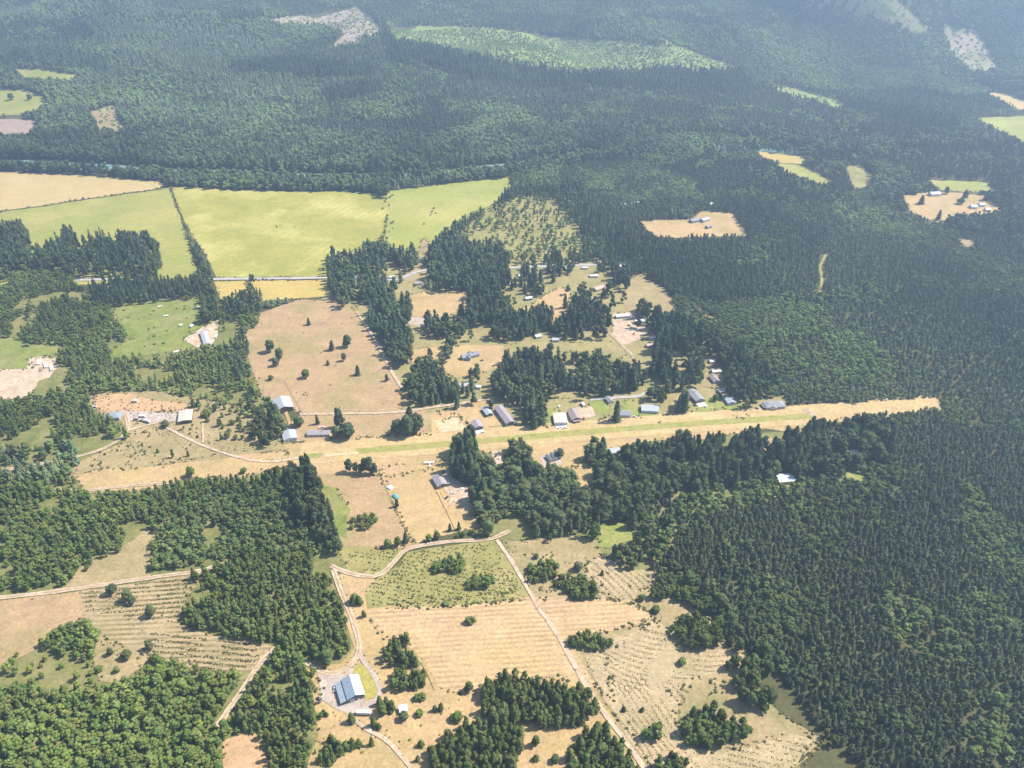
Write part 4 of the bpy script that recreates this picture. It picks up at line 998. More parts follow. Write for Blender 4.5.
M_wood = plain('weathered_wood', (0.22, 0.17, 0.125), 0.95); M_sawn = plain('sawn_timber', (0.50, 0.40, 0.28), 0.9); M_conc = plain('concrete_pad', (0.50, 0.48, 0.45), 0.9)

def gable_mesh(W, L, h, rise, over=0.45, th=0.22):
    mb = MB(); w = W / 2
    sl = rise / w
    for s in (-1, 1):
        e = w + over
        prof = [(0.0, h + rise), (s * e, h - over * sl), (s * e, h - over * sl + th), (0.0, h + rise + th)]
        if s > 0: prof = prof[::-1]
        mb.prism_y(prof, -L / 2 - over, L / 2 + over)
    return mb

def building(name, front, back, W, h, rise, wall, roof, label, cat='house', hip=False, win=2, door='door', chimney=False, porch=False, pad=None, group=None, ends=None):
    """gabled building: the ridge runs from front to back (ground points in the photo); each wall opening a part of its own"""
    f, b = at_many([front, back]); c = (f + b) / 2; dv = b - f; L = float(np.linalg.norm(dv)); L = max(L, 4.0)
    if ends: L = ends
    rz = math.atan2(dv[1], dv[0]) - math.pi / 2
    z = float(terrain(c[0], c[1])) + 0.5
    root = empty(name, (c[0], c[1], z), rz, label, cat, group)
    root.scale = (0.9, 0.92, 0.95)
    KEEP.append((c[0], c[1], max(W, L) * 0.5 + 2.5))
    w = W / 2
    mb = MB()
    if hip: mb.box(-w, w, -L / 2, L / 2, -0.9, h)
    else: mb.prism_y([(-w, -0.9), (w, -0.9), (w, h), (0, h + rise - 0.02), (-w, h)], -L / 2, L / 2)
    mb.build('wall', wall, root)
    if hip:
        o = 0.5; k = max(0.0, (L - W) / 2) + 0.2; r = MB()
        vs = [(-w - o, -L/2 - o, h), (w + o, -L/2 - o, h), (w + o, L/2 + o, h), (-w - o, L/2 + o, h), (-w - o, -L/2 - o, h + .2), (w + o, -L/2 - o, h + .2), (w + o, L/2 + o, h + .2), (-w - o, L/2 + o, h + .2), (0, -k, h + rise), (0, k, h + rise)]
        r.add(vs, [(0,3,2,1),(0,1,5,4),(1,2,6,5),(2,3,7,6),(3,0,4,7),(4,5,8),(5,6,9,8),(6,7,9),(7,4,8,9)])
        ro = r.build('roof', roof, root)
    else:
        ro = gable_mesh(W, L, h, rise).build('roof', roof, root)
    if chimney: MB().box(0.5, 1.3, L * 0.15, L * 0.15 + 0.8, h, h + rise + 1.0).build('chimney', M_brick, ro)
    for k in range(win):                                    # windows along the long walls and front
        y = -L / 2 + L * (k + 0.75) / (win + 0.5)
        for s in (-1, 1):
            fr = MB().box(min(s * w, s * (w + .06)), max(s * w, s * (w + .06)), y - 0.8, y + 0.8, 1.0, min(h - .2, 2.3)).build('window', M_trim, root)
            MB().box(min(s * (w + .04), s * (w + .09)), max(s * (w + .04), s * (w + .09)), y - 0.66, y + 0.66, 1.12, min(h - .32, 2.18)).build('pane', M_glass, fr)
    if door == 'garage':
        dw = min(w * 0.62, 2.6)
        MB().box(-dw, dw, -L / 2 - 0.07, -L / 2, 0, min(h - .2, 3.2)).build('garage_door', M_doorw, root)
    elif door == 'hangar':
        dw = w * 0.78
        g = MB().box(-dw, dw, -L / 2 - 0.09, -L / 2, 0, h - .25).build('hangar_door', M_doord, root)
    else:
        d = MB().box(-0.5, 0.5, -L / 2 - 0.07, -L / 2, 0, 2.1).build('door', M_doord, root)
        if w > 3.2:
            for s in (-1, 1):
                fr = MB().box(s * w * .55 - .7, s * w * .55 + .7, -L / 2 - 0.06, -L / 2, 1.0, min(h - .2, 2.2)).build('window', M_trim, root)
                MB().box(s * w * .55 - .56, s * w * .55 + .56, -L / 2 - 0.10, -L / 2 - .04, 1.12, min(h - .32, 2.08)).build('pane', M_glass, fr)
    if porch:
        p = MB().add([(-w * .8, -L/2 - 2.6, 2.2), (w * .8, -L/2 - 2.6, 2.2), (w * .8, -L/2 - .1, 2.75), (-w * .8, -L/2 - .1, 2.75), (-w * .8, -L/2 - 2.6, 2.35), (w * .8, -L/2 - 2.6, 2.35), (w * .8, -L/2 - .1, 2.9), (-w * .8, -L/2 - .1, 2.9)],
                     [(0,3,2,1),(4,5,6,7),(0,1,5,4),(1,2,6,5),(2,3,7,6),(3,0,4,7)])
        for s in (-1, 1): p.box(s * w * .75 - .07, s * w * .75 + .07, -L/2 - 2.5, -L/2 - 2.36, 0, 2.25)
        p.build('porch', roof, root)
    if pad:
        MB().box(-w * 0.9, w * 0.9, -L / 2 - pad, -L / 2 - .1, -0.4, 0.02).build('apron', M_conc, root)
    return root

# the metal hangar in the foreground: main gable with a lower lean-to on its left
f, b = at_many([(353.4, 702.2), (347.2, 682.3)]); cc = (f + b) / 2; dv = b - f; L = float(np.linalg.norm(dv)); rz = math.atan2(dv[1], dv[0]) - math.pi / 2
hg = empty('metal_hangar', (cc[0], cc[1], 0.5), rz, 'large metal hangar with lower lean-to on its left, on the gravel yard', 'hangar')
KEEP.append((cc[0], cc[1], 17)); hg.scale = (0.92, 0.98, 0.9)
l2 = L / 2
MB().prism_y([(-4.0, -.8), (9.5, -.8), (9.5, 4.6), (2.7, 7.4), (-4.0, 4.9)], -l2, l2).build('wall', W_dark, hg)
MB().prism_y([(-9.5, -.8), (-4.02, -.8), (-4.02, 3.9), (-9.5, 3.0)], -l2 + .4, l2 - .4).build('side_wall', W_dark, hg)
rm = MB()
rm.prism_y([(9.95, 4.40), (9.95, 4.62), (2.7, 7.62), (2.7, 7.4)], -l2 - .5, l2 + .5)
ro = rm.build('roof', R_white, hg); ro['label'] = 'right slope of the hangar roof, sunlight put into its white colour'  # sun on the right slope is put into its white colour
ro2 = MB().prism_y([(2.69, 7.4), (2.69, 7.62), (-4.5, 4.97), (-4.5, 4.75)], -l2 - .5, l2 + .5).build('roof', plain('shaded_slope_metal_roof', (0.20, 0.245, 0.29), 0.4, rib=('y', 0.9)), hg); ro2['label'] = 'left slope of the hangar roof, slate blue toned as the shaded side'  # left slope coloured darker, as the side turned from the sun
ro3 = MB().prism_y([(-4.05, 3.92), (-4.05, 4.12), (-9.95, 3.16), (-9.95, 2.96)], -l2 - .1, l2 + .1).build('lean_to_roof', R_blue, hg)
MB().box(2.62, 2.78, -l2 - .5, l2 + .5, 7.60, 7.72).build('ridge_cap', M_trim, ro)
for y in (-6, 0, 6): MB().tube((6.2, y, 6.1), (6.2, y, 6.75), 0.28, 0.28, 8).build('roof_vent', M_steel, ro)
MB().box(-2.6, 1.4, -l2 - .09, -l2, 0, 3.9).build('hangar_door', W_grey, hg)
MB().box(4.0, 5.0, -l2 - .08, -l2, 0, 2.1).build('door', M_trim, hg)
for x in (6.4, 8.0):
    fr = MB().box(x - .6, x + .6, -l2 - .06, -l2, 1.1, 2.2).build('window', M_trim, hg); MB().box(x - .48, x + .48, -l2 - .1, -l2 - .04, 1.2, 2.1).build('pane', M_glass, fr)
for y in (-6.5, -2.2, 2.2, 6.5): MB().box(-9.58, -9.5, y - 1.5, y + 1.5, 0, 2.5).build('garage_door', M_doorw, hg)

B = building
B('barn', (285.5,413), (281,401.5), 22, 4.6, 3.6, W_brown, R_galv, 'large grey roofed barn at the left edge of the brown pasture', 'barn', door='hangar', win=0)
B('shed', (278,415.5), (277,411.5), 5, 2.6, 0.9, W_white, R_white, 'small white shed at the front left corner of the grey barn', 'shed', win=0)
B('house', (291,442), (289,433), 15.5, 3.2, 1.8, W_white, R_pale, 'pale blue roofed house left of the runway end, below the grey barn', win=2)
B('house', (307,435), (331,434.5), 8.5, 2.7, 1.5, W_tan, R_mauve, 'long low brown roofed house beside two dark trees at the runway end', win=4, chimney=True)
B('house', (443,488.5), (436.5,478), 11.5, 3.2, 2.4, W_brown, R_mauve, 'grey brown gabled house on the pale yard south of the runway', win=3, chimney=True)
B('hangar', (479,430.5), (475.5,423.5), 11.5, 3.6, 2.0, W_grey, R_mauve, 'small mauve roofed hangar with pale apron right of the riding ring', 'hangar', door='hangar', win=0, pad=7)
B('hangar', (490,417), (484.5,409.5), 8.5, 3.2, 1.3, W_dark, R_pale, 'pale blue roofed hangar standing behind the small mauve one', 'hangar', win=2)
B('hangar', (511,426.5), (498,409), 11, 4.0, 2.2, W_grey, R_mauve, 'long mauve roofed hangar running away from the runway edge', 'hangar', door='hangar', win=4)
B('house', (561,426), (559,415.5), 15.5, 3.4, 0.7, W_white, R_cream, 'cream nearly flat roofed house with pale apron on the runway edge', win=2, pad=6)
B('house', (577,422.5), (571.5,412), 13, 3.4, 2.6, W_brown, R_brown, 'brown steep roofed house right beside the cream flat roofed one', win=2, porch=True)
B('house', (616.5,415), (631,415.5), 10, 3.0, 1.9, W_white, R_grey, 'grey roofed house half behind the towering dark tree on the runway edge', win=3)
B('garage', (611,404), (607,399), 7, 2.8, 1.5, W_grey, R_grey, 'small grey roofed garage behind the towering dark tree', 'garage', win=1, door='garage')
B('house', (640.5,410), (659,411), 13, 3.2, 1.5, W_white, R_pale, 'wide pale blue roofed house on the green lawn north of the runway', win=4)
B('house', (700.5,403.5), (690,392.5), 12.5, 3.4, 2.3, W_brown, R_grey, 'grey roofed house with wide pale terrace at the head of the lawn', win=3, pad=8, chimney=True)
B('house', (732,405.5), (727,398.5), 11, 3.0, 1.5, W_white, R_pale, 'pale blue roofed house tucked against the eastern fir grove', win=2)
B('house', (763,407.5), (784,406), 13, 3.2, 2.6, W_tan, R_grey, 'sprawling grey hip roofed house at the far end of the homestead lawns', hip=True, win=4, porch=True)
B('garage', (773,410), (772.5,406.5), 8, 3.0, 1.8, W_tan, R_grey, 'grey roofed wing projecting from the sprawling hip roofed house', 'garage', door='garage', win=1, ends=9)
B('cottage', (709,363), (716,362), 6, 2.6, 1.2, W_white, R_white, 'small white cottage highest up the lane in the eastern grove', win=1)
B('cottage', (711,373), (721,372), 8, 2.8, 1.4, W_tan, R_cream, 'cream roofed cottage in the middle of the eastern grove lane', win=2)
B('house', (717,384), (711,377), 9, 3.0, 2.0, W_white, R_brown, 'brown roofed white house at the foot of the eastern grove lane', win=2)
B('carport', (718,393), (727,391), 7, 2.6, 0.8, W_grey, R_galv, 'grey carport between the terrace house and the pale blue one', 'carport', win=0)
B('house', (461,359.5), (479,355), 8.5, 3.4, 2.8, W_grey, R_grey, 'grey many gabled house alone in the tan clearing', win=3, chimney=True)
B('house_wing', (468,361), (470,355), 7, 3.2, 2.6, W_grey, R_dark, 'darker front wing standing against the many gabled house', 'house', win=1)
B('house', (459,387.5), (471,386.5), 8, 2.8, 1.6, W_grey, R_galv, 'light grey roofed house half hidden in the grove below the gabled one', win=2)
B('shed', (476,388), (481,388.5), 5, 2.5, 1.0, W_white, R_white, 'white shed right of the light grey house in the grove', 'shed', win=0)
B('workshop', (615,318), (629,317), 7, 3.2, 1.3, W_white, R_white, 'white roofed workshop at the upper left of the cluttered yard', 'workshop', win=2)
B('workshop', (634,323.5), (647,322), 7, 3.2, 1.3, W_white, R_white, 'long white roofed workshop at the upper right of the cluttered yard', 'workshop', win=2)
B('shed', (649,339.5), (655,339), 5, 2.6, 0.9, W_white, R_white, 'white shed among firs right of the cluttered yard', 'shed', win=0)
B('cottage', (646,347), (657,346), 6.5, 2.6, 1.1, W_tan, R_pink, 'pinkish roofed cottage below the white shed right of the yard', win=1)
B('cottage', (618,367.5), (628,366.5), 6, 2.6, 1.1, W_white, R_white, 'white roofed cottage at the foot of the yard lane', win=1)
B('cottage', (525,300), (532,299), 7, 2.8, 1.6, W_dark, R_white, 'dark walled cottage with white roof among the middle firs', win=1)
B('house', (594,291), (604,288), 10, 3.0, 1.6, W_tan, R_pink, 'faded red roofed house on the middle homestead lot', win=2)
B('cottage', (535,338), (541,337), 6.5, 2.6, 1.2, W_white, R_white, 'white cottage left of two at the top of the olive pasture', win=1)
B('cottage', (552,341), (559,341), 7, 2.6, 1.3, W_green, R_galv, 'greenish cottage right of two at the top of the olive pasture', win=1)
for px, py, w, t in ((567,270,5,'between firs directly above the tan lot'), (594,277,7,'above the faded red roofed house'), (585,269,5,'beside the country road above the red roofed house'), (541,291,5,'behind the left firs of the tan lot'),
                     (521,277,5,'among firs left of the country road bend'), (510,285,5,'leftmost among the middle firs'), (622,268,6,'at the right end of the country road'), (633,268,6,'last on the country road by the forest edge')):
    B('cottage', (px - w * .6, py), (px + w * .6, py), w, 2.6, 1.1, W_white, R_white, 'tiny white roofed cottage ' + t, win=1)
B('house', (690,222.5), (698,221), 11, 3.4, 2.0, W_grey, R_grey, 'left grey roofed house at the top edge of the enclosed tan field', win=2)
B('house', (701,222), (708,220), 11, 3.4, 2.0, W_grey, R_galv, 'right grey roofed house at the top edge of the enclosed tan field', win=2)
B('shed', (706,228.5), (711,227), 7, 2.8, 1.4, W_brown, R_grey, 'small shed in front of the two houses on the enclosed tan field', 'shed', win=0)
B('cottage', (634,204), (639,204), 7, 3, 1.4, W_white, R_white, 'right white cottage deep in the forest left of the tan field', win=1)
B('cottage', (629,205.5), (633,205.5), 6, 3, 1.4, W_white, R_white, 'middle white cottage deep in the forest left of the tan field', win=1)
B('cottage', (621,206), (627,206), 6, 3, 1.4, W_white, R_white, 'left white cottage deep in the forest left of the tan field', win=1)
B('cottage', (709,205.5), (714,205), 7, 3, 1.4, W_white, R_white, 'white cottage in the forest gap above the enclosed tan field', win=1)
B('barn', (929,195.5), (939,195), 13, 4, 2.5, W_white, R_white, 'white roofed barn at the top of the far right tan field', 'barn', win=1)
for px, py, w, t, rm_ in ((973,208,11,'left white roofed building in the far right farmyard', R_white), (981,206,10,'rear white roofed building in the far right farmyard', R_pale), (987,211,9,'right pale building in the far right farmyard', R_cream), (898,180,9,'pale house among the round trees at the far right', R_pale), (892,174,8,'pale house behind the round trees at the far right', R_white)):
    B('farm_building', (px - w * .3, py), (px + w * .3, py), w, 3.5, 2.0, W_white, rm_, t, 'farm building', win=1)
B('house', (106,418), (122,417.5), 12, 3.3, 2.6, W_grey, R_blue, 'blue grey hip roofed house at the top of the left farm drive', hip=True, win=3, porch=True)
B('barn', (185.5,424.5), (187,413), 15.5, 4.0, 0.9, W_brown, R_cream, 'cream roofed barn on the left farm yard', 'barn', door='hangar', win=0)
B('shed', (134,402), (138,402), 5, 2.8, 1.0, W_tan, R_cream, 'tiny cream shed at the back of the bare orange yard', 'shed', win=0)
B('house', (776,481.5), (793,480), 13, 3.6, 1.6, W_tan, R_white, 'big brilliant white roofed house in the wood south of the runway', win=3)
B('house', (844,456), (857,454.5), 9, 3.2, 1.6, W_white, R_white, 'white roofed house near the far end of the south wood', win=2)
B('shed', (827,437), (833,437), 5, 2.6, 1.0, W_white, R_white, 'white shed above the white roofed house near the far wood end', 'shed', win=0)
B('shed', (830.5,443), (834.5,443), 4, 2.6, 1.0, W_white, R_pale, 'little pale shed between the white shed and the white roofed house', 'shed', win=0)
for i, (a, b_) in enumerate((((551,463),(546.5,457)), ((556,461.5),(551,455)), ((559.5,459),(555,452.5)))):
    B('shed', a, b_, 3.6, 2.6, 0.7, W_white, R_dark, ('left', 'middle', 'right')[i] + ' of three narrow dark roofed sheds south of the runway', 'shed', win=0)
B('house', (609,453.5), (620,452), 9, 3.0, 1.5, W_white, R_galv, 'pale grey roofed house peeping over the south wood at the runway edge', win=2)
B('house', (378,279.5), (386,279.5), 8, 3, 1.6, W_grey, R_blue, 'blue grey roofed house left in the grove on the country road', win=2)
B('cottage', (389,278.5), (395,278), 6, 2.7, 1.2, W_white, R_white, 'white cottage right of the blue grey house by the country road', win=1)
B('cottage', (380,288), (386,288), 6, 2.7, 1.2, W_white, R_white, 'white cottage below the blue grey house by the country road', win=1)
B('house', (420,261.5), (431,260), 8, 3, 1.5, W_tan, R_cream, 'cream roofed house at the near end of the green hayfield', win=2)
B('cottage', (415,285), (422,284), 7, 2.7, 1.3, W_tan, R_mauve, 'mauve roofed cottage above the ploughed tan lot', win=1)
B('storage_building', (208,347), (203.5,333), 9, 3.0, 1.2, W_grey, R_galv, 'long pale grey storage building in the lumber yard', 'storage building', win=0, door='garage')
for px, py, t in ((204.5,300,'upper'), (205,306,'lower')):
    B('shed', (px - 1.5, py), (px + 1.5, py), 4, 2.6, 0.8, W_white, R_white, t + ' small white shed in the hedge above the lumber yard', 'shed', win=0)

# small open shelter on posts, lower centre
p = at(403.5, 711)
sh = empty('field_shelter', (p[0], p[1], 0.45), 0.3, 'small pale roofed field shelter on the dry grass right of the hangar', 'shelter'); KEEP.append((p[0], p[1], 4))
MB().prism_x([(-2.9, 2.5), (2.9, 3.2), (2.9, 3.4), (-2.9, 2.7)], -3.2, 3.2).build('roof', R_white, sh)
MB().box(-2.8, 2.8, 1.2, 2.4, -.3, 2.6).build('wall', W_grey, sh)
for x in (-2.7, 2.7): MB().box(x - .1, x + .1, -2.5, -2.3, -.3, 2.58).build('post', M_wood, sh)

# ------------------------------------------------------------------ vehicles
def car(px, py, rz, col, label, kind='car', dz=0.5):
    p = at(px, py); root = empty({'car': 'parked_car', 'pickup': 'pickup_truck', 'van': 'box_truck'}[kind], (p[0], p[1], dz), rz, label, {'car': 'car', 'pickup': 'pickup', 'van': 'truck'}[kind])
    KEEP.append((p[0], p[1], 3.5))
    m = plain('vehicle_paint', col, 0.3, 0.04)
    L, w = (4.6, .9) if kind == 'car' else ((5.6, .98) if kind == 'pickup' else (7.2, 1.15))
    def ring(x, z0, z1, ww): return [(x, -ww, z0), (x, ww, z0), (x, ww * .96, z1), (x, -ww * .96, z1)]
    if kind == 'car':
        MB().loft([ring(-2.3, .42, .78, w*.86), ring(-2.1, .3, .95, w), ring(-.9, .28, .98, w), ring(1.0, .28, .95, w), ring(2.1, .3, .8, w*.96), ring(2.3, .4, .65, w*.8)]).build('body', m, root)
        MB().loft([ring(-1.9, .93, .97, w*.85), ring(-1.4, .93, 1.44, w*.78), ring(.2, .93, 1.46, w*.78), ring(1.05, .93, .97, w*.84)]).build('cabin', M_glass, root)
        MB().box(-1.35, .2, -w*.74, w*.74, 1.45, 1.5).build('car_roof', m, root); ax = (-1.4, 1.45)
    elif kind == 'pickup':
        MB().loft([ring(-.6, .45, 1.1, w), ring(1.2, .42, 1.1, w), ring(2.5, .45, 1.05, w), ring(2.8, .5, .85, w*.85)]).build('body', m, root)
        MB().box(-2.8, -.62, -w, -w+.1, .5, 1.1).box(-2.8, -.62, w-.1, w, .5, 1.1).box(-2.8, -2.7, -w+.1, w-.1, .5, 1.1).box(-2.7, -.62, -w+.1, w-.1, .5, .6).build('cargo_bed', m, root)
        MB().loft([ring(-.6, 1.08, 1.8, w*.86), ring(.7, 1.08, 1.82, w*.86), ring(1.3, 1.08, 1.14, w*.9)]).build('cabin', M_glass, root)
        MB().box(-.6, .65, -w*.8, w*.8, 1.81, 1.87).build('car_roof', m, root); ax = (-1.8, 1.7)
    else:
        MB().box(-3.6, 1.7, -w, w, .9, 3.2).build('cargo_box', m, root)
        MB().loft([ring(1.75, .5, 2.3, w*.95), ring(2.7, .5, 2.2, w*.95), ring(3.1, .5, 1.4, w*.92), ring(3.6, .55, 1.25, w*.85)]).build('cab', m, root)
        MB().box(2.2, 2.68, -w*.97, w*.97, 1.5, 2.05).build('window', M_glass, root); MB().box(-3.5, 1.74, -.5, .5, .6, .89).build('chassis', M_tyre, root); ax = (-2.4, 2.7)
    for x in ax:
        for s in (-1, 1):
            t = MB().tube((x, s * (w - .22), .36), (x, s * (w + .02), .36), .36, .36, 12).build('wheel', M_tyre, root)
            MB().tube((x, s * (w + .02), .36), (x, s * (w + .05), .36), .2, .2, 10).build('rim', M_steel, t)
    for s in (-1, 1): MB().box(L / 2 - .16, L / 2 + .02, s * .6 - .14, s * .6 + .14, .62, .76).build('headlight', M_trim, root)
    return root

car(335, 689.5, R(100), (.62, .60, .58), 'white pickup parked against the left side of the metal hangar', 'pickup')
car(319.5, 699.5, R(-20), (.03, .03, .035), 'dark car parked at the left edge of the hangar yard, nearer the hangar front')
car(318, 703.5, R(25), (.09, .05, .045), 'dark reddish car below the other dark car on the hangar yard')
car(136, 420.5, R(12), (.05, .055, .06), 'dark pickup at the left end of the vehicles on the left farm', 'pickup')
car(141.5, 421.5, R(8), (.04, .04, .05), 'dark car in the middle of the vehicles on the left farm')
car(148, 422.5, R(-20), (.70, .70, .69), 'white box truck at the right end of the vehicles on the left farm', 'van')
car(192, 327, R(80), (.60, .66, .76), 'bluish white box truck in the shade of the lumber yard tree', 'van')
car(447, 498, R(60), (.03, .03, .03), 'black car on the pale yard below the grey brown gabled house')
car(453, 494, R(10), (.55, .55, .55), 'silver car on the pale yard right of the grey brown gabled house')
car(461, 490, R(30), (.70, .70, .70), 'white pickup in the tree shade of the pale yard south of runway', 'pickup')
car(496.5, 456, R(60), (.06, .07, .09), 'dark pickup in the gap of the wood just south of the runway', 'pickup')
car(500, 459, R(60), (.68, .68, .68), 'white car in the gap of the wood just south of the runway')
car(582.5, 405.5, R(110), (.74, .74, .73), 'white box truck behind the brown steep roofed house', 'van')
car(559, 407, R(70), (.66, .66, .66), 'white car in the yard behind the cream flat roofed house')
car(333, 432, R(0), (.35, .42, .5), 'blue grey car in the shade right of the long brown house')
car(322, 428, R(20), (.6, .6, .58), 'pale pickup behind the long brown house', 'pickup')
car(640, 330, R(40), (.65, .65, .66), 'white car on the cluttered yard between the workshops')
car(629, 326, R(-30), (.08, .09, .12), 'dark car on the cluttered yard between the workshops')
car(695, 406, R(-20), (.05, .05, .06), 'dark car beside the terrace of the grey roofed lawn house')

for px, py, a, col, t, k in ((565,428.5,15,(.55,.55,.56),'silver car on the apron of the cream flat roofed house','car'), (584,419,80,(.30,.05,.04),'red car beside the brown steep roofed house','car'),
    (634,417.5,0,(.5,.5,.5),'silver pickup between the half hidden grey house and the wide blue roofed one','pickup'), (706,407,40,(.6,.6,.6),'white car at the lower corner of the pale terrace','car'),
    (757,409,-30,(.08,.1,.16),'dark blue car left of the sprawling hip roofed house','car'), (483,433,10,(.6,.6,.6),'white car right of the small mauve roofed hangar','car'),
    (516,424,60,(.12,.13,.15),'dark pickup beside the long mauve roofed hangar','pickup'), (283,440,20,(.5,.5,.48),'pale car left of the pale blue roofed house','car'),
    (300,412,45,(.25,.24,.22),'brown pickup right of the grey barn front','pickup'), (172,417,85,(.5,.48,.42),'tan pickup left of the cream roofed barn','pickup'),
    (482,361,20,(.08,.08,.09),'black car on the drive right of the many gabled house','car'), (634,334,70,(.4,.05,.04),'red car on the lane below the cluttered yard','car')):
    car(px, py, R(a), col, t, k)

# long white trailer in front of the hangar
a, b_ = at_many([(357, 714), (371, 714.5)]); c = (a + b_) / 2
tr = empty('white_trailer', (c[0], c[1], 0.45), math.atan2(*(b_ - a)[::-1]), 'long white trailer parked across the front of the hangar yard', 'trailer'); KEEP.append((c[0], c[1], 6))
M_trailer = plain('white_trailer_skin', (.74, .74, .73), .4)
MB().box(-5.2, 5.2, -1.25, 1.25, .75, 2.95).build('body', M_trailer, tr); MB().prism_x([(-1.32, 2.955), (1.32, 2.955), (1.2, 3.1), (-1.2, 3.1)], -5.3, 5.3).build('roof', M_trailer, tr)
for x in (-1.0, .2):
    for s in (-1, 1): MB().tube((x, s * 1.0, .38), (x, s * 1.26, .38), .38, .38, 12).build('wheel', M_tyre, tr)
MB().box(5.2, 6.8, -.1, .1, .5, .65).build('tow_bar', M_steel, tr); MB().box(-3.6, -2.7, -1.30, -1.255, .85, 2.7).build('door', M_doorw, tr)
for x in (-.8, 1.6, 3.6): MB().box(x - .6, x + .6, -1.30, -1.255, 1.6, 2.3).build('window', M_glass, tr)
# second trailer on the left farm
c = at(143, 417.5)
t2 = empty('camper_trailer', (c[0], c[1], 0.45), R(-5), 'white camper trailer behind the vehicles on the left farm', 'trailer'); KEEP.append((c[0], c[1], 5))
MB().loft([[(-3.6, -1.2, .7), (-3.6, 1.2, .7), (-3.5, 1.15, 2.6), (-3.5, -1.15, 2.6)], [(2.6, -1.2, .7), (2.6, 1.2, .7), (2.6, 1.15, 2.8), (2.6, -1.15, 2.8)], [(3.6, -1.15, 1.0), (3.6, 1.15, 1.0), (3.2, 1.1, 2.5), (3.2, -1.1, 2.5)]]).build('body', M_trailer, t2)
for s in (-1, 1): MB().tube((-.4, s * .95, .38), (-.4, s * 1.2, .38), .38, .38, 12).build('wheel', M_tyre, t2)
for x in (-2.2, 1.2): MB().box(x - .6, x + .6, -1.24, -1.17, 1.5, 2.2).build('window', M_glass, t2)
# boat on the left farm
c = at(95.5, 407.5)
bt = empty('boat_on_trailer', (c[0], c[1], .45), R(-25), 'small white boat left of the blue grey hip roofed house', 'boat'); KEEP.append((c[0], c[1], 4))
MB().loft([[(-3, -1, .8), (-3, 1, .8), (-3, 1.1, 1.7), (-3, -1.1, 1.7)], [(.5, -1, .7), (.5, 1, .7), (.5, 1.2, 1.7), (.5, -1.2, 1.7)], [(2.2, -.5, .9), (2.2, .5, .9), (2.2, .75, 1.85), (2.2, -.75, 1.85)], [(3.3, -.05, 1.5), (3.3, .05, 1.5), (3.3, .08, 2.0), (3.3, -.08, 2.0)]]).build('hull', M_trailer, bt)
MB().box(-.6, .9, -.7, .7, 1.7, 2.35).build('cabin', M_glass, bt)
for s in (-1, 1): MB().tube((-.8, s * .9, .36), (-.8, s * 1.1, .36), .36, .36, 10).build('wheel', M_tyre, bt)

# light aeroplane parked beside the strip
c = at(429.5, 464.5)
ap = empty('light_aeroplane', (c[0], c[1], .45), R(95), 'white high wing light aeroplane parked on the golden grass beside the strip', 'aeroplane')
M_plane = plain('white_aircraft_paint', (.78, .78, .77), .35, .03)
def rg(x, r, zc, k=10): return [(x, r * math.cos(6.2832 * i / k), zc + r * 1.15 * math.sin(6.2832 * i / k)) for i in range(k)]
fu = MB().loft([rg(2.1, .28, 1.2), rg(1.9, .48, 1.2), rg(.9, .58, 1.3), rg(-.9, .58, 1.35), rg(-2.4, .32, 1.35), rg(-4.6, .12, 1.4)]).build('fuselage', M_plane, ap)
MB().box(.2, 1.75, -5.3, 5.3, 2.02, 2.18).build('wing', M_plane, ap); MB().box(-4.9, -3.9, -1.7, 1.7, 1.42, 1.5).build('tailplane', M_plane, ap)
MB().prism_y([(-4.9, 1.5), (-3.9, 1.5), (-4.5, 2.7), (-5.1, 2.7)], -.06, .06).build('tail_fin', M_plane, ap)
MB().box(.3, 1.1, -.6, .6, 1.5, 1.95).build('windscreen', M_glass, ap); MB().box(2.16, 2.2, -.95, .95, 1.12, 1.28).build('propeller', M_doord, ap)
for x, y in ((.3, -1.15), (.3, 1.15), (1.7, 0)): MB().tube((x, y - .09, .22), (x, y + .09, .22), .22, .22, 10).build('wheel', M_tyre, ap)
for y in (-1.15, 1.15): MB().tube((.35, y * .5, .95), (.3, y, .25), .05).build('wheel_leg', M_plane, ap)
for y in (-1, 1): MB().tube((.9, y * .55, .9), (.95, y * 2.8, 2.03), .05).build('wing_strut', M_plane, ap)

# covered heaps by the fence
def tarp(px, py, w, l, h, rz, col, label):
    c = at(px, py); g = np.random.default_rng(int(px)); rings = []
    for i, t in enumerate(np.linspace(-1, 1, 7)):
        hh = h * (1 - .5 * t * t) * g.uniform(.85, 1.1); ww = w / 2 * (1 - .3 * t ** 4)
        rings.append([(t * l / 2, -ww, 0), (t * l / 2, ww, 0), (t * l / 2, ww * .85, hh * .6), (t * l / 2, ww * .2, hh), (t * l / 2, -ww * .3, hh * .96), (t * l / 2, -ww * .9, hh * .5)])
    o = MB().loft(rings).build('tarpaulin', plain('tarpaulin_cloth', col, .6)); o.location = (c[0], c[1], .45); o.rotation_euler = (0, 0, rz)
    tag(o, label, 'tarpaulin'); KEEP.append((c[0], c[1], 4))
tarp(390, 488, 5, 6.5, 2.2, R(-35), (.72, .72, .70), 'white tarpaulin covered heap on the fence line in the field below runway')
tarp(395.5, 497, 5, 7.5, 2.0, R(-50), (.07, .26, .28), 'teal tarpaulin covered heap on the fence line below the white one')

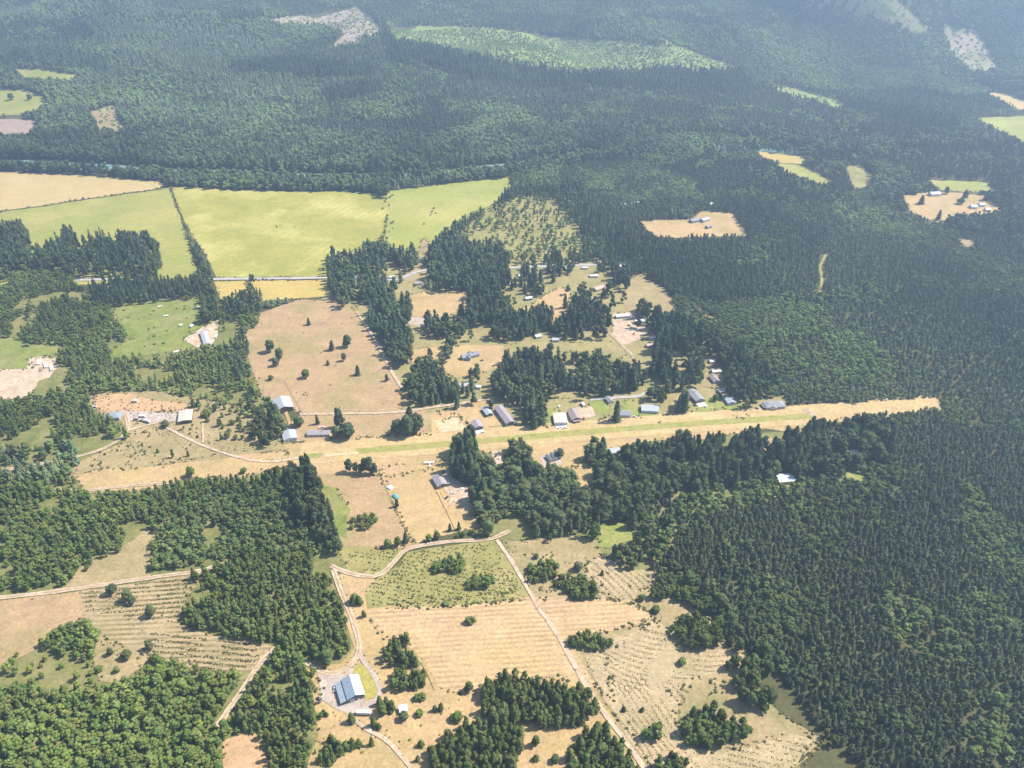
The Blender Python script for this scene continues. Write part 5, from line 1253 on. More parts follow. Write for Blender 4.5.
# lumber stacks
def lumber(px, py, w, l, h, rz, label, col=None):
    c = at(px, py); root = empty('lumber_stack', (c[0], c[1], .4), rz, label, 'lumber stack'); KEEP.append((c[0], c[1], max(w, l) / 2 + 1))
    mb = MB(); g = np.random.default_rng(int(px * 7 + py)); n = max(3, int(w / .8))
    for k in range(int(h / .6)):
        for i in range(n): 
            x = -w / 2 + w * (i + .5) / n; mb.box(x - w / n * .45, x + w / n * .45, -l / 2 + g.uniform(0, .6), l / 2 - g.uniform(0, .6), .2 + k * .6, .2 + k * .6 + g.uniform(.45, .56))
    mb.build('boards', col or M_sawn, root)
    MB().box(-w / 2, w / 2, -l / 2 + 1, -l / 2 + 1.3, 0, .19).box(-w / 2, w / 2, l / 2 - 1.3, l / 2 - 1, 0, .19).build('bearers', M_wood, root)
M_palewood = plain('bleached_wood', (.58, .52, .45), .9)
for i, (px, py, w, l, h, a, t, m_) in enumerate((
    (39,363,4,12,1.8,20,'upper left stack of sawn logs in the yard at the left edge', M_palewood), (46,366,4,13,1.8,30,'second stack from the left in the log yard at the left edge', M_palewood),
    (52,369,4,13,1.8,32,'longest right hand stack in the log yard at the left edge', M_palewood), (41,370,3,9,1.2,25,'lowest stack in the log yard at the left edge', M_wood), (34,367,3,8,1.8,10,'dark stack at the left end of the log yard', M_wood),
    (55,361,3,9,1.2,40,'upper right stack in the log yard at the left edge', M_sawn),
    (160,307,2.5,7,1.2,-60,'pale plank stack at the left in the bright green clearing', M_palewood), (166,316.5,2.5,7,1.2,-70,'pale plank stack in the middle of the bright green clearing', M_palewood),
    (181,326,4,6,1.8,20,'pale plank stack at the left gate of the lumber yard', M_palewood), (197,308,2.5,8,1.2,-70,'pale plank stack at the top right of the bright green clearing', M_palewood),
    (216,337,3,9,1.8,0,'plank stack right of the long storage building', M_palewood), (176,352,3,9,.6,-60,'flat pale plank pile at the lower edge of the bright clearing', M_palewood),
    (104,133,5,14,1.8,20,'pale log deck in the small logged clearing at the far left', M_palewood), (113,135,5,14,1.8,60,'right hand log deck in the small logged clearing at the far left', M_sawn))):
    lumber(px, py, w, l, h, R(a), t, m_)

# ------------------------------------------------------------------ fences
def fence(pts, label, gap=4.0, wood=True):
    P = at_many(pts); root = empty('wire_fence', (P[0][0], P[0][1], 0), 0, label, 'fence'); o0 = P[0]
    samples = []
    for a, b in zip(P[:-1], P[1:]):
        n = max(1, int(np.linalg.norm(b - a) / gap)); samples += [a + (b - a) * k / n for k in range(n)]
    samples.append(P[-1]); samples = samples[:100]
    for q in samples:
        x, y = q - o0; MB().box(x - .09, x + .09, y - .09, y + .09, -.3, 1.35).build('post', M_wood, root)
    mb = MB()
    for a, b in zip(samples[:-1], samples[1:]):
        a = a - o0; b = b - o0
        for z in (.45, .8, 1.15): mb.tube((a[0], a[1], z), (b[0], b[1], z), .045, .045, 4)
    mb.build('rails', M_wood, root)
fence([(284,381), (294,398), (303,415)], 'dark fence running down the brown pasture right of the grey barn')
fence([(377,469), (390,497), (406,532), (410,542)], 'fence dividing the pinkish field from the golden one below the runway')
fence([(171,186), (178,208), (190,233), (198,254)], 'fence line between the green and the yellow green hayfields', 9)
fence([(1,211.5), (40,206.5), (90,198.5), (150,190.5)], 'fence line between the ripe golden and the green field at the upper left', 11)
fence([(214,280.5), (260,280.3), (326,279.2)], 'roadside fence along the top of the small golden field', 5)

# ------------------------------------------------------------------ trees: single things first, the rest as one mass per kind
TRUNKS = {'con': [trunk_shape(1, 'con').mesh('conifer_trunk')], 'bro': [trunk_shape(k, 'bro').mesh('broadleaf_trunk') for k in (1, 2, 3)]}
for ms in TRUNKS.values():
    for me in ms: me.materials.append(M_bark)
CROWN_ME = {}
for kind in ('con', 'bro'):
    CROWN_ME[kind] = []
    for V, F in CROWN[(kind, 0)]:
        me = mesh_np(kind + '_crown', V, F); me.materials.append(M_leaf_obj); CROWN_ME[kind].append(me)
NAMES = {'con': ('conifer_tree', 'conifer'), 'bro': ('broadleaf_tree', 'tree')}

def single_tree(kind, x, y, z, h, r, col, label, group=None):
    k = random.randrange(8)
    root = empty(NAMES[kind][0], (x, y, z), random.uniform(0, 6.28), label, NAMES[kind][1], group)
    root.scale = (r, r, h)
    cr = link('crown', CROWN_ME[kind][k], None, root); cr.color = (*col, 1)
    tm = TRUNKS[kind]
    link('trunk', tm[k % len(tm)], None, root)
    return root

# trees standing alone in the open: (kind, px, py of the foot, height m, radius m, colours, label)
LONE = [
 ('con', 469, 691, 8, 3.0, YCON, 'dark bushy conifer alone between the long bottom grove and hangar side trees'),
 ('con', 487, 688, 14, 2.2, YCON, 'thin tall conifer at the left tip of the long bottom grove'),
 ('con', 441, 710, 7.5, 2.0, YCON, 'taller of two joined conifers on the dry grass right of the small pale shed'),
 ('con', 435, 711, 6, 1.9, YCON, 'shorter of two joined conifers on the dry grass right of the small pale shed'),
 ('bro', 458, 720, 6, 2.7, YOUNG, 'bushy tree with ragged top midway between pale shed and bottom grove'),
 ('bro', 453, 720, 4, 2.0, YOUNG, 'low bush tree touching the left side of the ragged bushy tree'),
 ('bro', 422, 699, 4.4, 2.3, YOUNG, 'low round tree just above the small pale shed on the right'),
 ('bro', 417, 699, 3.6, 1.9, YOUNG, 'lower left half of the tree pair just above the small pale shed'),
 ('bro', 420, 715, 4.2, 2.3, YOUNG, 'squat round tree on dry grass right of the small pale shed'),
 ('bro', 404, 719, 6, 2.7, COTTON, 'dark round tree directly in front of the small pale shed'),
 ('con', 421, 746, 6, 2.4, YCON, 'larger dark tree of three near the bottom, right of the pale path'),
 ('con', 430, 753, 6, 2.0, YCON, 'middle dark tree of three near the bottom, right of the pale path'),
 ('con', 418, 761, 5.5, 1.5, YCON, 'narrow dark tree nearest the bottom of three right of the pale path'),
 ('con', 372, 745, 8, 1.7, YCON, 'slim conifer on the bend of the pale path below the hangar'),
 ('con', 387, 708, 11, 3.0, YCON, 'tallest conifer of the tree row behind the long white trailer'),
 ('con', 392, 711, 9, 2.6, YCON, 'conifer at the right end of the tree row by the long white trailer'),
 ('bro', 383, 714, 9, 2.8, YOUNG, 'leafy tree in the middle of the row by the long white trailer'),
 ('con', 380, 705, 9, 2.4, YCON, 'conifer behind the middle of the row by the long white trailer'),
 ('con', 374, 726, 10, 2.2, YCON, 'slender conifer in front of the row right of the white trailer'),
 ('con', 379, 729, 5, 1.9, YCON, 'small conifer at the foot of the slender one right of white trailer'),
 ('con', 352, 722, 9, 2.6, YCON, 'broad conifer left of the long white trailer, casting shadow on dry grass'),
 ('con', 324, 715, 5, 1.6, YCON, 'small pointed conifer on the lower left edge of the hangar yard'),
 ('con', 327, 716, 4, 1.4, YCON, 'tiny conifer beside the pointed one at the hangar yard edge'),
 ('con', 353, 748, 10, 2.8, YCON, 'tallest conifer of the three tree clump below the hangar'),
 ('bro', 347, 750, 7, 2.6, YOUNG, 'left leafy tree of the three tree clump below the hangar'),
 ('con', 359, 746, 7, 2.4, YCON, 'right conifer of the three tree clump below the hangar'),
 ('con', 364, 617, 6, 1.8, COTTON, 'small dark tree at the top left corner of the pink hayfield'),
 ('bro', 355, 603, 8, 3.3, YOUNG, 'dark leafy tree beside the drive at the edge of the green shrub meadow'),
 ('con', 360, 604, 9, 2.8, YCON, 'conifer touching the dark leafy tree beside the drive by the green meadow'),
 ('bro', 113, 594, 8.5, 3.2, COTTON, 'leftmost lone round tree just below the pale dirt road'),
 ('bro', 129, 601, 10, 3.2, COTTON, 'larger lone round tree below the pale dirt road, second from left'),
 ('bro', 133, 604, 7, 2.4, COTTON, 'smaller tree grown against the larger lone tree below the dirt road'),
 ('bro', 152, 616, 9.5, 3.1, COTTON, 'lone round tree in the middle of the striped dry meadow'),
 ('bro', 150, 649, 7.5, 2.4, COTTON, 'upright tree above the lower left wood, right of two smaller ones'),
 ('bro', 111, 655, 6.5, 2.0, COTTON, 'thin dark tree leftmost of three above the lower left wood'),
 ('bro', 127, 658, 6.5, 2.9, COTTON, 'round dark tree middle of three above the lower left wood'),
 ('bro', 100, 671, 4, 2.4, YOUNG, 'low round tree at the left of the thin patch above the corner wood'),
 ('bro', 117, 672, 4, 2.0, YOUNG, 'low bush tree at the right of the thin patch above the corner wood'),
 ('con', 397, 507, 8, 1.9, DARKFIR, 'single dark conifer on the fence line below the teal tarp'),
 ('bro', 349, 472, 15, 2.7, COTTON, 'leftmost poplar of the row standing beside the airstrip threshold'),
 ('bro', 356, 473, 12, 2.4, COTTON, 'second poplar from left in the row beside the airstrip threshold'),
 ('bro', 361, 474, 10, 2.4, COTTON, 'shortest poplar in the row beside the airstrip threshold'),
 ('bro', 365, 473, 17, 2.8, COTTON, 'fourth poplar from left in the row beside the airstrip threshold'),
 ('bro', 370, 474, 20, 3.2, COTTON, 'tallest poplar in the row beside the airstrip threshold'),
 ('bro', 374, 474, 12, 2.8, COTTON, 'rightmost poplar in the row beside the airstrip threshold'),
 ('bro', 388, 547, 7, 3.0, YOUNG, 'round tree at the left end of the hedge along the winding dirt road'),
 ('bro', 398, 546, 8, 2.4, YOUNG, 'narrow tree second along the hedge of the winding dirt road'),
 ('con', 406, 542, 11, 2.9, COTTON, 'tallest tree of the hedge, standing above the winding road bend'),
 ('con', 450, 531, 8, 1.9, DARKFIR, 'left one of two pointed dark conifers at the golden field bottom'),
 ('con', 459, 530, 9, 2.0, DARKFIR, 'right one of two pointed dark conifers at the golden field bottom'),
 ('bro', 437, 539, 8, 2.6, YOUNG, 'rounded tree in the hedge left of the two pointed dark conifers'),
 ('bro', 429, 541, 6, 2.4, YOUNG, 'low tree in the hedge well left of the two pointed dark conifers'),
 ('bro', 399, 434, 17, 5.6, DARKFIR, 'left tree of the great dark clump on the north runway edge'),
 ('bro', 408, 436, 24, 6.4, DARKFIR, 'biggest front tree of the great dark clump on the north runway edge'),
 ('bro', 417, 432, 20, 5.6, DARKFIR, 'right tree of the great dark clump on the north runway edge'),
 ('con', 410, 427, 29, 5.6, DARKFIR, 'tall conifer at the back of the great dark clump on the runway edge'),
 ('con', 340, 428, 24, 5.0, DARKFIR, 'tall conifer of the dark pair at the right of the long brown house'),
 ('bro', 348, 438, 16, 6.0, DARKFIR, 'broad front tree of the dark pair at the right of the long brown house'),
 ('bro', 337, 438, 13, 4.4, COTTON, 'lower left tree beside the broad dark one near the long brown house'),
 ('con', 318, 424, 11, 2.2, DARKFIR, 'slim dark conifer behind the long brown house'),
 ('bro', 299, 426, 10, 4.2, COTTON, 'round tree in the yard between grey barn and long brown house'),
 ('bro', 284, 431, 8, 3.4, COTTON, 'brownish round tree just behind the pale blue roofed house'),
 ('bro', 271, 352, 15, 4.6, DARKFIR, 'upper left tree of the dark clump in the brown pasture'),
 ('bro', 280, 359, 14, 4.4, DARKFIR, 'right tree of the dark clump in the brown pasture'),
 ('bro', 276, 366, 9, 3.4, DARKFIR, 'lowest tree of the dark clump in the brown pasture'),
 ('con', 332, 350, 14, 3.4, DARKFIR, 'upright dark tree left of two in the upper brown pasture'),
 ('bro', 348, 347, 16, 4.8, COTTON, 'larger round tree right of two in the upper brown pasture'),
 ('con', 328, 365, 6, 2.2, COTTON, 'small tree in the very middle of the brown pasture'),
 ('bro', 344, 361, 9, 2.6, COTTON, 'thin greyish tree below the larger round one in the brown pasture'),
 ('con', 358, 375, 13, 3.0, DARKFIR, 'dark conifer in the lower right of the brown pasture'),
 ('bro', 306, 378, 9, 3.6, COTTON, 'round dark tree in the lower middle of the brown pasture'),
 ('con', 387, 381, 8, 2.2, DARKFIR, 'small conifer on the road edge of the brown pasture'),
 ('con', 309, 325, 9, 2.6, DARKFIR, 'dark pointed tree at the top of the brown pasture'),
 ('bro', 271, 380, 5, 2.6, COTTON, 'low tree near the left edge of the brown pasture'),
 ('con', 430, 357, 10, 2.8, DARKFIR, 'lone conifer on the lawn left of the gabled house'),
 ('con', 471, 328, 15, 3.4, DARKFIR, 'conifer standing at the front of the paved yard above the gabled house'),
 ('con', 403, 305, 13, 4.2, COTTON, 'round dark tree left of the ploughed tan lot'),
 ('con', 411, 311, 11, 2.2, DARKFIR, 'thin conifer on the left edge of the ploughed tan lot'),
 ('con', 565, 308, 22, 3.6, DARKFIR, 'tall conifer standing alone on the tan homestead lot'),
 ('con', 549, 318, 11, 2.6, DARKFIR, 'rightmost of four small conifers in a row on the tan lot'),
 ('con', 543, 317, 10, 2.2, DARKFIR, 'third of four small conifers in a row on the tan lot'),
 ('con', 538, 316, 8, 2.0, DARKFIR, 'second and smallest of four conifers in a row on the tan lot'),
 ('con', 533, 318, 12, 2.4, DARKFIR, 'leftmost of four small conifers in a row on the tan lot'),
 ('bro', 550, 350, 8, 4.0, DARKFIR, 'round tree alone in the olive pasture behind the fir grove'),
 ('con', 616, 421, 26, 4.6, DARKFIR, 'towering dark tree on the runway edge, shading the grass beside it'),
 ('con', 491, 410, 13, 3.0, DARKFIR, 'dark conifer rising between the two small runway hangars'),
 ('con', 534, 428, 20, 4.2, DARKFIR, 'front left conifer of the pair beside the cream flat roofed house'),
 ('con', 542, 424, 21, 4.0, DARKFIR, 'right conifer of the pair beside the cream flat roofed house'),
 ('con', 526, 424, 14, 3.4, DARKFIR, 'lower conifer left of the pair beside the cream flat roofed house'),
 ('con', 684, 412, 27, 4.4, DARKFIR, 'tall dark conifer standing left of the grey roofed lawn house'),
 ('bro', 715, 401, 7, 2.6, COTTON, 'small round tree on the lawn below the grey roofed house'),
 ('bro', 719, 398, 6, 2.2, COTTON, 'second small tree on the lawn, behind the first one'),
 ('bro', 560, 457, 8, 3.6, COTTON, 'brownish round tree beside the dark roofed sheds south of the runway'),
 ('con', 806, 437, 22, 4.6, DARKFIR, 'pointed dark conifer leaning over the south edge of the runway'),
 ('bro', 166, 427, 6, 3.2, COTTON, 'dark round tree left of the cream roofed barn'),
 ('con', 194, 407, 11, 3.0, COTTON, 'dark upright tree above the cream roofed barn'),
 ('con', 199, 406, 9, 2.6, COTTON, 'second upright tree right above the cream roofed barn'),
 ('bro', 208, 416, 7, 3.6, YOUNG, 'broad leafy tree right of the cream roofed barn'),
 ('bro', 216, 411, 8, 3.0, COTTON, 'dark round tree above the broad leafy one right of the barn'),
 ('bro', 244, 473, 5, 2.4, YOUNG, 'lone small tree on the pale path above the lower wood'),
 ('bro', 191, 476, 9, 3.4, YOUNG, 'taller leafy tree jutting into the dry farm meadow'),
 ('con', 254, 308, 24, 4.6, DARKFIR, 'tall pointed fir at the corner of the small golden field'),
 ('con', 236, 317, 20, 4.0, DARKFIR, 'left dark fir of the cluster below the small golden field'),
 ('con', 243, 318, 22, 4.0, DARKFIR, 'middle dark fir of the cluster below the small golden field'),
 ('con', 249, 318, 18, 3.6, DARKFIR, 'right dark fir of the cluster below the small golden field'),
 ('bro', 207, 322, 18, 5.8, COTTON, 'big dark round tree shading the lumber yard'),
 ('con', 921, 204, 16, 5.0, DARKFIR, 'small dark conifer standing in the far right tan field'),
 ('con', 946, 194, 13, 4.2, DARKFIR, 'conifer beside the white roofed barn of the far right farm'),
 ('con', 964, 200, 17, 5.0, DARKFIR, 'dark conifer on the right part of the far right tan field'),
 ('bro', 960, 204, 9, 4.4, DARKFIR, 'dark round tree on the right part of the far right tan field'),
 ('con', 938, 220, 18, 4.4, DARKFIR, 'pointed conifer on the near corner of the far right tan field'),
 ('con', 986, 200, 20, 5.5, DARKFIR, 'dark conifer behind the houses of the far right farm'),
 ('bro', 896, 192, 17, 11, COTTON, 'huge round tree left of the far right tan field'),
 ('bro', 914, 193, 16, 10, COTTON, 'round tree just right of the huge round one, far right'),
 ('bro', 882, 190, 15, 9, COTTON, 'left round tree of three left of the far right tan field'),
 ('bro', 12, 100, 15, 6, DARKFIR, 'single dark tree in the pale far left pasture'),
 ('bro', 30, 100, 11, 5, DARKFIR, 'smaller single tree right in the pale far left pasture'),
 ('bro', 656, 612, 5, 2.4, YOUNG, 'small round tree at the right corner of the pink hayfield'),
 ('bro', 642, 600, 4.5, 2.5, COTTON, 'dark round bush tree on the striped ground above the hayfield corner'),
 ('con', 624, 711, 4, 1.7, COTTON, 'small brown tree right of the long diagonal track'),
 ('con', 642, 711, 4, 1.5, COTTON, 'small brown tree among the curved rows, right of its twin'),
 ('bro', 682, 664, 4.5, 2.6, YOUNG, 'round bush tree just below the curved row clump'),
 ('bro', 469, 623, 4.5, 2.8, YCON, 'left of the bush tree pair in the middle of the pink hayfield'),
 ('con', 473, 623, 5, 2.2, YCON, 'right of the bush tree pair in the middle of the pink hayfield'),
 ('bro', 446, 605, 3, 2.6, YOUNG, 'low bush tree on the upper edge of the pink hayfield'),
 ('con', 536, 745, 8, 2.6, YCON, 'lone conifer between the two bottom groves'),
 ('con', 536, 760, 5, 2.2, YCON, 'lone small conifer below the one between the two bottom groves'),
 ('bro', 555, 761, 4.5, 2.4, COTTON, 'brown round tree left of the grove beside the diagonal track'),
 ('bro', 536, 558, 4, 2.2, COTTON, 'dark round bush tree right of the long diagonal track start'),
 ('bro', 578, 570, 7, 2.8, COTTON, 'greyish upright tree on the dry ground right of the diagonal track'),
 ('bro', 580, 580, 5, 2.4, COTTON, 'greyish round tree below the upright one right of the diagonal track'),
 ('con', 602, 575, 5, 1.6, DARKFIR, 'thin dark conifer on the dry ground above the striped rows'),
]
lone_xy = at_many([(a[1], a[2]) for a in LONE])
for a, (x, y) in zip(LONE, lone_xy):
    t = random.random(); col = [a[5][0][i] * (1 - t) + a[5][1][i] * t for i in range(3)]
    single_tree(a[0], x, y, float(terrain(x, y)), a[3] * (1.22 if a[3] < 12 else 1.08), a[4] * 1.32, col, a[6])
    KEEP.append((x, y, a[4] * 0.9))
nl = {'con': sum(a[0] == 'con' for a in LONE), 'bro': sum(a[0] == 'bro' for a in LONE)}

recs = plant()
MASS_NAME = {'con': ('conifer_forest', 'dense dark conifer forest spread over the valley floor and hillsides', 'forest'),
             'bro': ('broadleaf_woodland', 'lighter green broadleaf woodland mixed through the forest and along the river', 'woodland')}
counts = {}
for kind in ('con', 'bro'):
    rs = [r for r in recs if r['kind'] == kind]
    A = {k: np.concatenate([r[k] for r in rs]) for k in ('x', 'y', 'z', 'h', 'r', 'col', 'u', 'v', 'd')}
    key = np.concatenate([np.full(len(r['x']), C[r['key']]['id']) for r in rs])
    idkey = {c['id']: c for c in C.values()}
    s = FPX / A['d']
    size = A['h'] * s * 0.75 * A['r'] * 2 * s
    vis = (A['u'] > 4) & (A['u'] < 1020) & (A['v'] - A['h'] * s * .5 < 764) & (A['v'] > 6)
    size = np.where(vis, size, 0)
    order = np.argsort(-size)[:298 - nl[kind]]
    single = np.zeros(len(size), bool); single[order] = True
    for i in order:
        c = idkey[key[i]]; lab = c[kind] or c['con'] or c['bro']
        single_tree(kind, A['x'][i], A['y'][i], A['z'][i], A['h'][i], A['r'][i], A['col'][i], lab, 'trees: ' + lab)
    rest = ~single
    lod = np.where(A['d'] < 900, 1, np.where(A['d'] < 1500, 2, 3))
    VV, FF, TT = [], [], []; n0 = 0
    for L in (1, 2, 3):
        protos = CROWN[(kind, L)]
        pick = rng.integers(0, len(protos), len(size))
        for pi, (PV, PF) in enumerate(protos):
            q = np.nonzero(rest & (lod == L) & (pick == pi))[0]
            if len(q) == 0: continue
            a = rng.uniform(0, 6.2832, len(q)); ca, sa = np.cos(a)[:, None], np.sin(a)[:, None]
            r = A['r'][q][:, None]; h = A['h'][q][:, None]
            tx, ty = rng.normal(0, 0.03, len(q))[:, None], rng.normal(0, 0.03, len(q))[:, None]
            zz = PV[None, :, 2] * h
            X = (PV[None, :, 0] * ca - PV[None, :, 1] * sa) * r + A['x'][q][:, None] + tx * zz
            Y = (PV[None, :, 0] * sa + PV[None, :, 1] * ca) * r + A['y'][q][:, None] + ty * zz
            Zz = zz + A['z'][q][:, None]
            VV.append(np.stack([X, Y, Zz], 2).reshape(-1, 3).astype(np.float32))
            FF.append((PF[None] + (np.arange(len(q)) * len(PV))[:, None, None] + n0).reshape(-1, 3))
            T = np.ones((len(q), len(PV), 4), np.float32); T[:, :, :3] = A['col'][q][:, None, :]
            TT.append(T.reshape(-1, 4)); n0 += len(q) * len(PV)
    V = np.concatenate(VV); F = np.concatenate(FF); T = np.concatenate(TT)
    nm, lab, cat = MASS_NAME[kind]
    tag(link(nm, mesh_np(nm, V, F, T), M_leaf_mass), lab, cat, None, 'stuff')
    counts[kind] = (len(size), len(F))
print('TREES', counts)

# ------------------------------------------------------------------ shrubs standing in the open (things), tussocks (stuff)
SHRUB_ME = []
for i in range(6):
    V, F = broad_crown(6, 1, 50, 300 + i, conic=0.0, low=-0.05)
    me = mesh_np('shrub', V, F); me.materials.append(M_leaf_obj); SHRUB_ME.append(me)
def shrub(x, y, r, h, col, label, group):
    o = link('shrub', random.choice(SHRUB_ME)); o.location = (x, y, float(terrain(x, y)) + 0.2); o.rotation_euler = (0, 0, random.uniform(0, 6.28)); o.scale = (r, r, h)
    o.color = (*col, 1); tag(o, label, 'shrub', group)
def open_points(poly, n, grid=False):
    P = at_many(poly); out = []; k = 0
    while len(out) < n and k < 60:
        X = rng.uniform(P[:, 0].min(), P[:, 0].max(), n * 4); Y = rng.uniform(P[:, 1].min(), P[:, 1].max(), n * 4)
        u, v, _ = project(X, Y, 0 * X); m = inside(P, X, Y) & (lookup(u, v) == 0) & ~blocked(X, Y) & (fbm(X / 22, Y / 22, 2) > 0.45)
        out += list(zip(X[m], Y[m])); k += 1
    return out[:n]
SH = [
 ([(380,574),(408,552),(440,546),(490,542),(516,570),(530,596),(440,604),(370,606)], 46, (0.5, 1.2), (0.5, 1.2), YOUNG, 'small shrub dotting the green meadow above the pink hayfield'),
 ([(350,556),(400,551),(378,574)], 8, (0.6, 1.3), (0.6, 1.3), YOUNG, 'small shrub in the green triangle inside the road bend'),
 ([(140,430),(200,424),(215,446),(160,470),(130,452)], 30, (0.9, 2.0), (1.0, 2.2), COTTON, 'dark shrub on the dry slope below the left farm yard'),
 ([(84,455),(130,445),(140,470),(90,472)], 10, (0.9, 2.0), (1.0, 2.2), COTTON, 'shrub on the dry ground inside the left farm drive'),
 ([(110,305),(200,302),(205,340),(120,355)], 28, (0.9, 2.2), (1.0, 2.4), YOUNG, 'green shrub in the bright clearing above the lumber yard'),
 ([(245,330),(300,304),(350,306),(396,380),(396,408),(280,398)], 22, (0.6, 1.3), (0.6, 1.4), COTTON, 'small dark shrub scattered over the brown pasture'),
 ([(590,560),(655,572),(660,600),(700,612),(690,640),(640,640)], 18, (0.7, 1.6), (0.8, 1.9), YOUNG, 'shrub on the striped ground right of the pink hayfield'),
 ([(660,690),(690,690),(740,660),(740,690),(700,700),(680,725)], 26, (0.7, 1.5), (0.9, 2.0), COTTON, 'brownish shrub among the curved dry rows at the lower right'),
 ([(380,690),(470,690),(480,720),(430,768),(340,768),(350,720)], 14, (0.5, 1.2), (0.6, 1.3), YOUNG, 'little shrub on the golden grass right of the hangar'),
 ([(90,592),(200,576),(180,610),(250,642),(200,668),(100,635)], 16, (0.5, 1.3), (0.6, 1.5), YOUNG, 'little shrub on the striped meadow at the lower left'),
 ([(500,544),(560,538),(600,545),(585,570),(540,590)], 22, (0.6, 1.6), (0.7, 1.8), YOUNG, 'shrub on the dry ground right of the diagonal track start'),
]
for poly, n, rr, hh, colr, lab in SH:
    for x, y in open_points(poly, n):
        t = random.random(); col = [colr[0][i] * (1 - t) + colr[1][i] * t for i in range(3)]
        shrub(x, y, random.uniform(*rr), random.uniform(*hh), col, lab, lab.replace('shrub', 'shrubs', 1))
def shrub_line(pts, n, rr, lab, colr=COTTON, jit=2.0):
    P = at_many(pts); seg = np.linalg.norm(np.diff(P, axis=0), axis=1); cum = np.concatenate([[0], np.cumsum(seg)])
    for s in rng.uniform(0, cum[-1], n):
        i = min(np.searchsorted(cum, s, 'right') - 1, len(seg) - 1); q = P[i] + (P[i + 1] - P[i]) * (s - cum[i]) / seg[i] + rng.normal(0, jit, 2)
        t = random.random(); col = [colr[0][k] * (1 - t) + colr[1][k] * t for k in range(3)]
        r = random.uniform(*rr); shrub(q[0], q[1], r, r * random.uniform(.9, 1.5), col, lab, lab.replace('shrub', 'shrubs', 1))
shrub_line([(0,211.5),(40,206.5),(90,198.5),(150,190.5)], 26, (1.0, 2.8), 'shrub on the boundary between the golden and green field, upper left')
shrub_line([(171,186),(178,208),(190,233),(199,262)], 16, (.8, 2.2), 'shrub on the line between the green and yellow green fields', jit=1.2)
shrub_line([(386,195),(386,215),(385,237),(388,248)], 34, (1.0, 2.8), 'shrub in the rough ditch between the two bright hayfields', jit=5)
shrub_line([(430,214),(440,206),(400,252),(352,262),(345,252)], 10, (1.5, 3.2), 'shrub at the lower edge of the bright hayfields', jit=4)
shrub_line([(250,279),(280,281)], 5, (1.5, 2.6), 'shrub on the country road above the small golden field', jit=.8)
shrub_line([(270,226),(300,226)], 4, (1.0, 1.6), 'dark shrub lying out in the yellow green field', jit=6)
shrub_line([(446,420),(456,412),(470,424)], 16, (.8, 1.8), 'shrub round the sandy riding ring', jit=1.5)

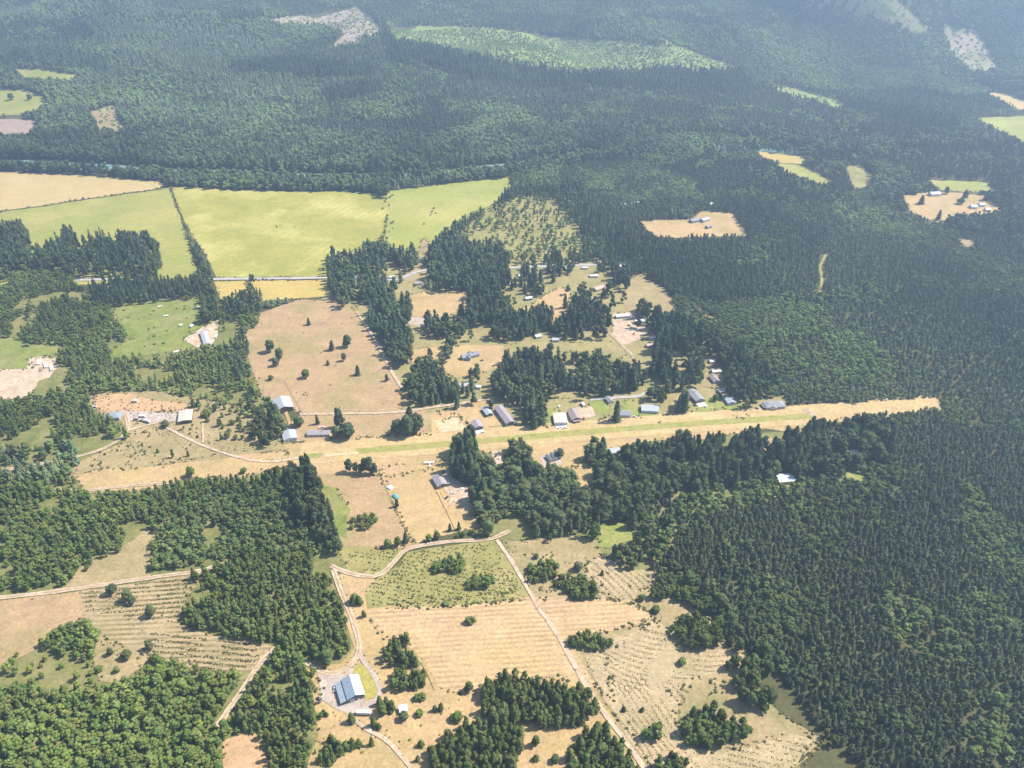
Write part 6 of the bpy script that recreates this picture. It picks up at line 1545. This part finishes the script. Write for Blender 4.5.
def tussocks():
    V0, F0 = ICO[1]; V0 = V0 * np.array([1, 1, .8]) + np.array([0, 0, .3])
    XS, YS, SS, CS = [], [], [], []
    def rows(poly, fn, step, thr, size, col, keep=1.0):
        P = at_many(poly)
        X, Y = np.meshgrid(np.arange(P[:, 0].min(), P[:, 0].max(), step), np.arange(P[:, 1].min(), P[:, 1].max(), step)); X = X.ravel() + rng.uniform(-.5, .5, X.size) * step; Y = Y.ravel() + rng.uniform(-.5, .5, Y.size) * step
        u, v, _ = project(X, Y, 0 * X)
        m = inside(P, X, Y) & (lookup(u, v) == 0) & ~blocked(X, Y) & (np.mod(fn(X, Y), 1) < thr) & (rng.random(len(X)) < keep * np.clip((fbm(X / 18, Y / 18, 2) - .2) * 3.0, 0, 1))
        n = m.sum(); XS.append(X[m]); YS.append(Y[m]); SS.append(size * rng.uniform(.6, 1.3, n)); CS.append(np.array(col) * rng.uniform(.75, 1.3, (n, 1)))
    warp = lambda X, Y: 26 * fbm(X / 60, Y / 60, 2)
    rows([(86,592),(140,584),(205,572),(186,600),(172,622),(86,612)], lambda X, Y: (Y * .985 - X * .12) / 5.0, 1.1, .34, .55, (.13, .125, .05))
    rows([(150,630),(252,642),(262,660),(250,671),(205,669),(150,655)], lambda X, Y: (Y * .985 + X * .12) / 5.2, 1.1, .36, .62, (.13, .115, .05))
    rows([(580,652),(640,630),(668,628),(676,648),(740,655),(740,672),(700,676),(640,690),(610,700)], lambda X, Y: (Y + .5 * X * .3 + warp(X, Y)) / 5.4, 1.05, .40, .42, (.25, .205, .105), 1.0)
    rows([(600,690),(650,668),(690,690),(676,720),(700,768),(640,768)], lambda X, Y: (X * .92 + Y * .4 + 1.4 * warp(X, Y)) / 5.6, 1.05, .40, .42, (.25, .205, .105), 1.0)
    rows([(588,560),(626,571),(656,575),(650,590),(636,606),(602,598)], lambda X, Y: (X * .9 + Y * .5 + warp(X, Y)) / 5.4, 1.05, .40, .42, (.25, .205, .105), 1.0)
    rows([(690,752),(790,736),(812,740),(795,766),(720,780)], lambda X, Y: (Y + X * .25) / 5.0, 1.05, .40, .42, (.15, .125, .06), .9)
    rows([(370,606),(364,590),(379,577),(398,566),(408,552),(440,546),(490,541),(516,570),(534,598),(490,602)], lambda X, Y: (Y * .9 + X * .2) / 4.2, 1.25, .62, .6, (.085, .105, .034), .45)
    rows([(346,553),(395,549),(405,550),(380,576),(360,572)], lambda X, Y: (Y * .9 + X * .2) / 4.2, 1.25, .62, .6, (.09, .105, .036), .45)
    rows([(94,394),(284,425),(284,445),(140,470),(90,470)], lambda X, Y: X * 0, 2.6, .5, .8, (.12, .12, .045), .22)
    # ragged grass and low brush along the margins of the fields
    for nm, poly, *_ in OPEN:
        P = at_many(poly)
        if P[:, 1].max() > 1700: continue
        nxt = np.roll(P, -1, 0); L = np.linalg.norm(nxt - P, axis=1); n = int(L.sum() / 2.2)
        seg = rng.choice(len(P), n, p=L / L.sum()); t = rng.random(n)[:, None]; Q = P[seg] + (nxt[seg] - P[seg]) * t + rng.normal(0, 1.6, (n, 2))
        k = (fbm(Q[:, 0] / 25, Q[:, 1] / 25, 2) > .42) & ~blocked(Q[:, 0], Q[:, 1]); Q = Q[k]; n = len(Q)
        XS.append(Q[:, 0]); YS.append(Q[:, 1]); SS.append(rng.uniform(.4, 1.2, n) ** 1.5 * 1.1)
        CS.append(np.where(rng.random((n, 1)) < .5, np.array([[.11, .12, .045]]), np.array([[.19, .165, .08]])) * rng.uniform(.7, 1.3, (n, 1)))
    for pts, w in ROADS:                       # weedy verges
        P = at_many(pts)
        for a, b in zip(P[:-1], P[1:]):
            if min(a[1], b[1]) > 1300: continue
            d = b - a; L = np.linalg.norm(d); nr = np.array([-d[1], d[0]]) / L; n = int(L * .5)
            Q = a + d * rng.random((n, 1)) + nr * (rng.choice([-1, 1], (n, 1)) * (w / 2 + rng.normal(.4, .6, (n, 1))))
            k = fbm(Q[:, 0] / 20, Q[:, 1] / 20, 2) > .4; Q = Q[k]; n = len(Q)
            XS.append(Q[:, 0]); YS.append(Q[:, 1]); SS.append(rng.uniform(.25, .7, n))
            CS.append(np.where(rng.random((n, 1)) < .5, np.array([[.13, .14, .05]]), np.array([[.22, .19, .09]])) * rng.uniform(.7, 1.3, (n, 1)))
    X = np.concatenate(XS); Y = np.concatenate(YS); S = np.concatenate(SS); Cc = np.concatenate(CS)
    n = len(X); a = rng.uniform(0, 6.28, n); ca, sa = np.cos(a)[:, None], np.sin(a)[:, None]
    J = V0[None] * (1 + rng.normal(0, .18, (n, len(V0), 1)))
    Vx = (J[:, :, 0] * ca - J[:, :, 1] * sa) * S[:, None] + X[:, None]; Vy = (J[:, :, 0] * sa + J[:, :, 1] * ca) * S[:, None] + Y[:, None]; Vz = J[:, :, 2] * S[:, None] * .9 + 0.28
    V = np.stack([Vx, Vy, Vz], 2).reshape(-1, 3); F = (F0[None] + (np.arange(n) * len(V0))[:, None, None]).reshape(-1, 3)
    T = np.ones((n, len(V0), 4)); T[:, :, :3] = Cc[:, None, :]
    tag(link('grass_tussocks', mesh_np('grass_tussocks', V, F, T.reshape(-1, 4)), M_leaf_mass), 'rows of tufts and seedlings on the planted dry meadows', 'grass tufts', None, 'stuff')
    print('TUSSOCKS', n)
tussocks()

# ------------------------------------------------------------------ the air: thin summer haze over the whole valley
hz = bpy.data.materials.new('summer_haze'); hz.use_nodes = True
hn = hz.node_tree; hn.nodes.remove(hn.nodes['Principled BSDF'])
pv = hn.nodes.new('ShaderNodeVolumePrincipled')
pv.inputs['Color'].default_value = HAZE_COL
pv.inputs['Density'].default_value = HAZE_DEN
pv.inputs['Anisotropy'].default_value = 0.4
hn.links.new(pv.outputs[0], hn.nodes['Material Output'].inputs['Volume'])
tag(MB().box(-15000, 15000, -7000, 17000, -1.0, 664.0).build('haze', hz), 'thin bluish summer haze over the valley', 'haze', None, 'stuff')
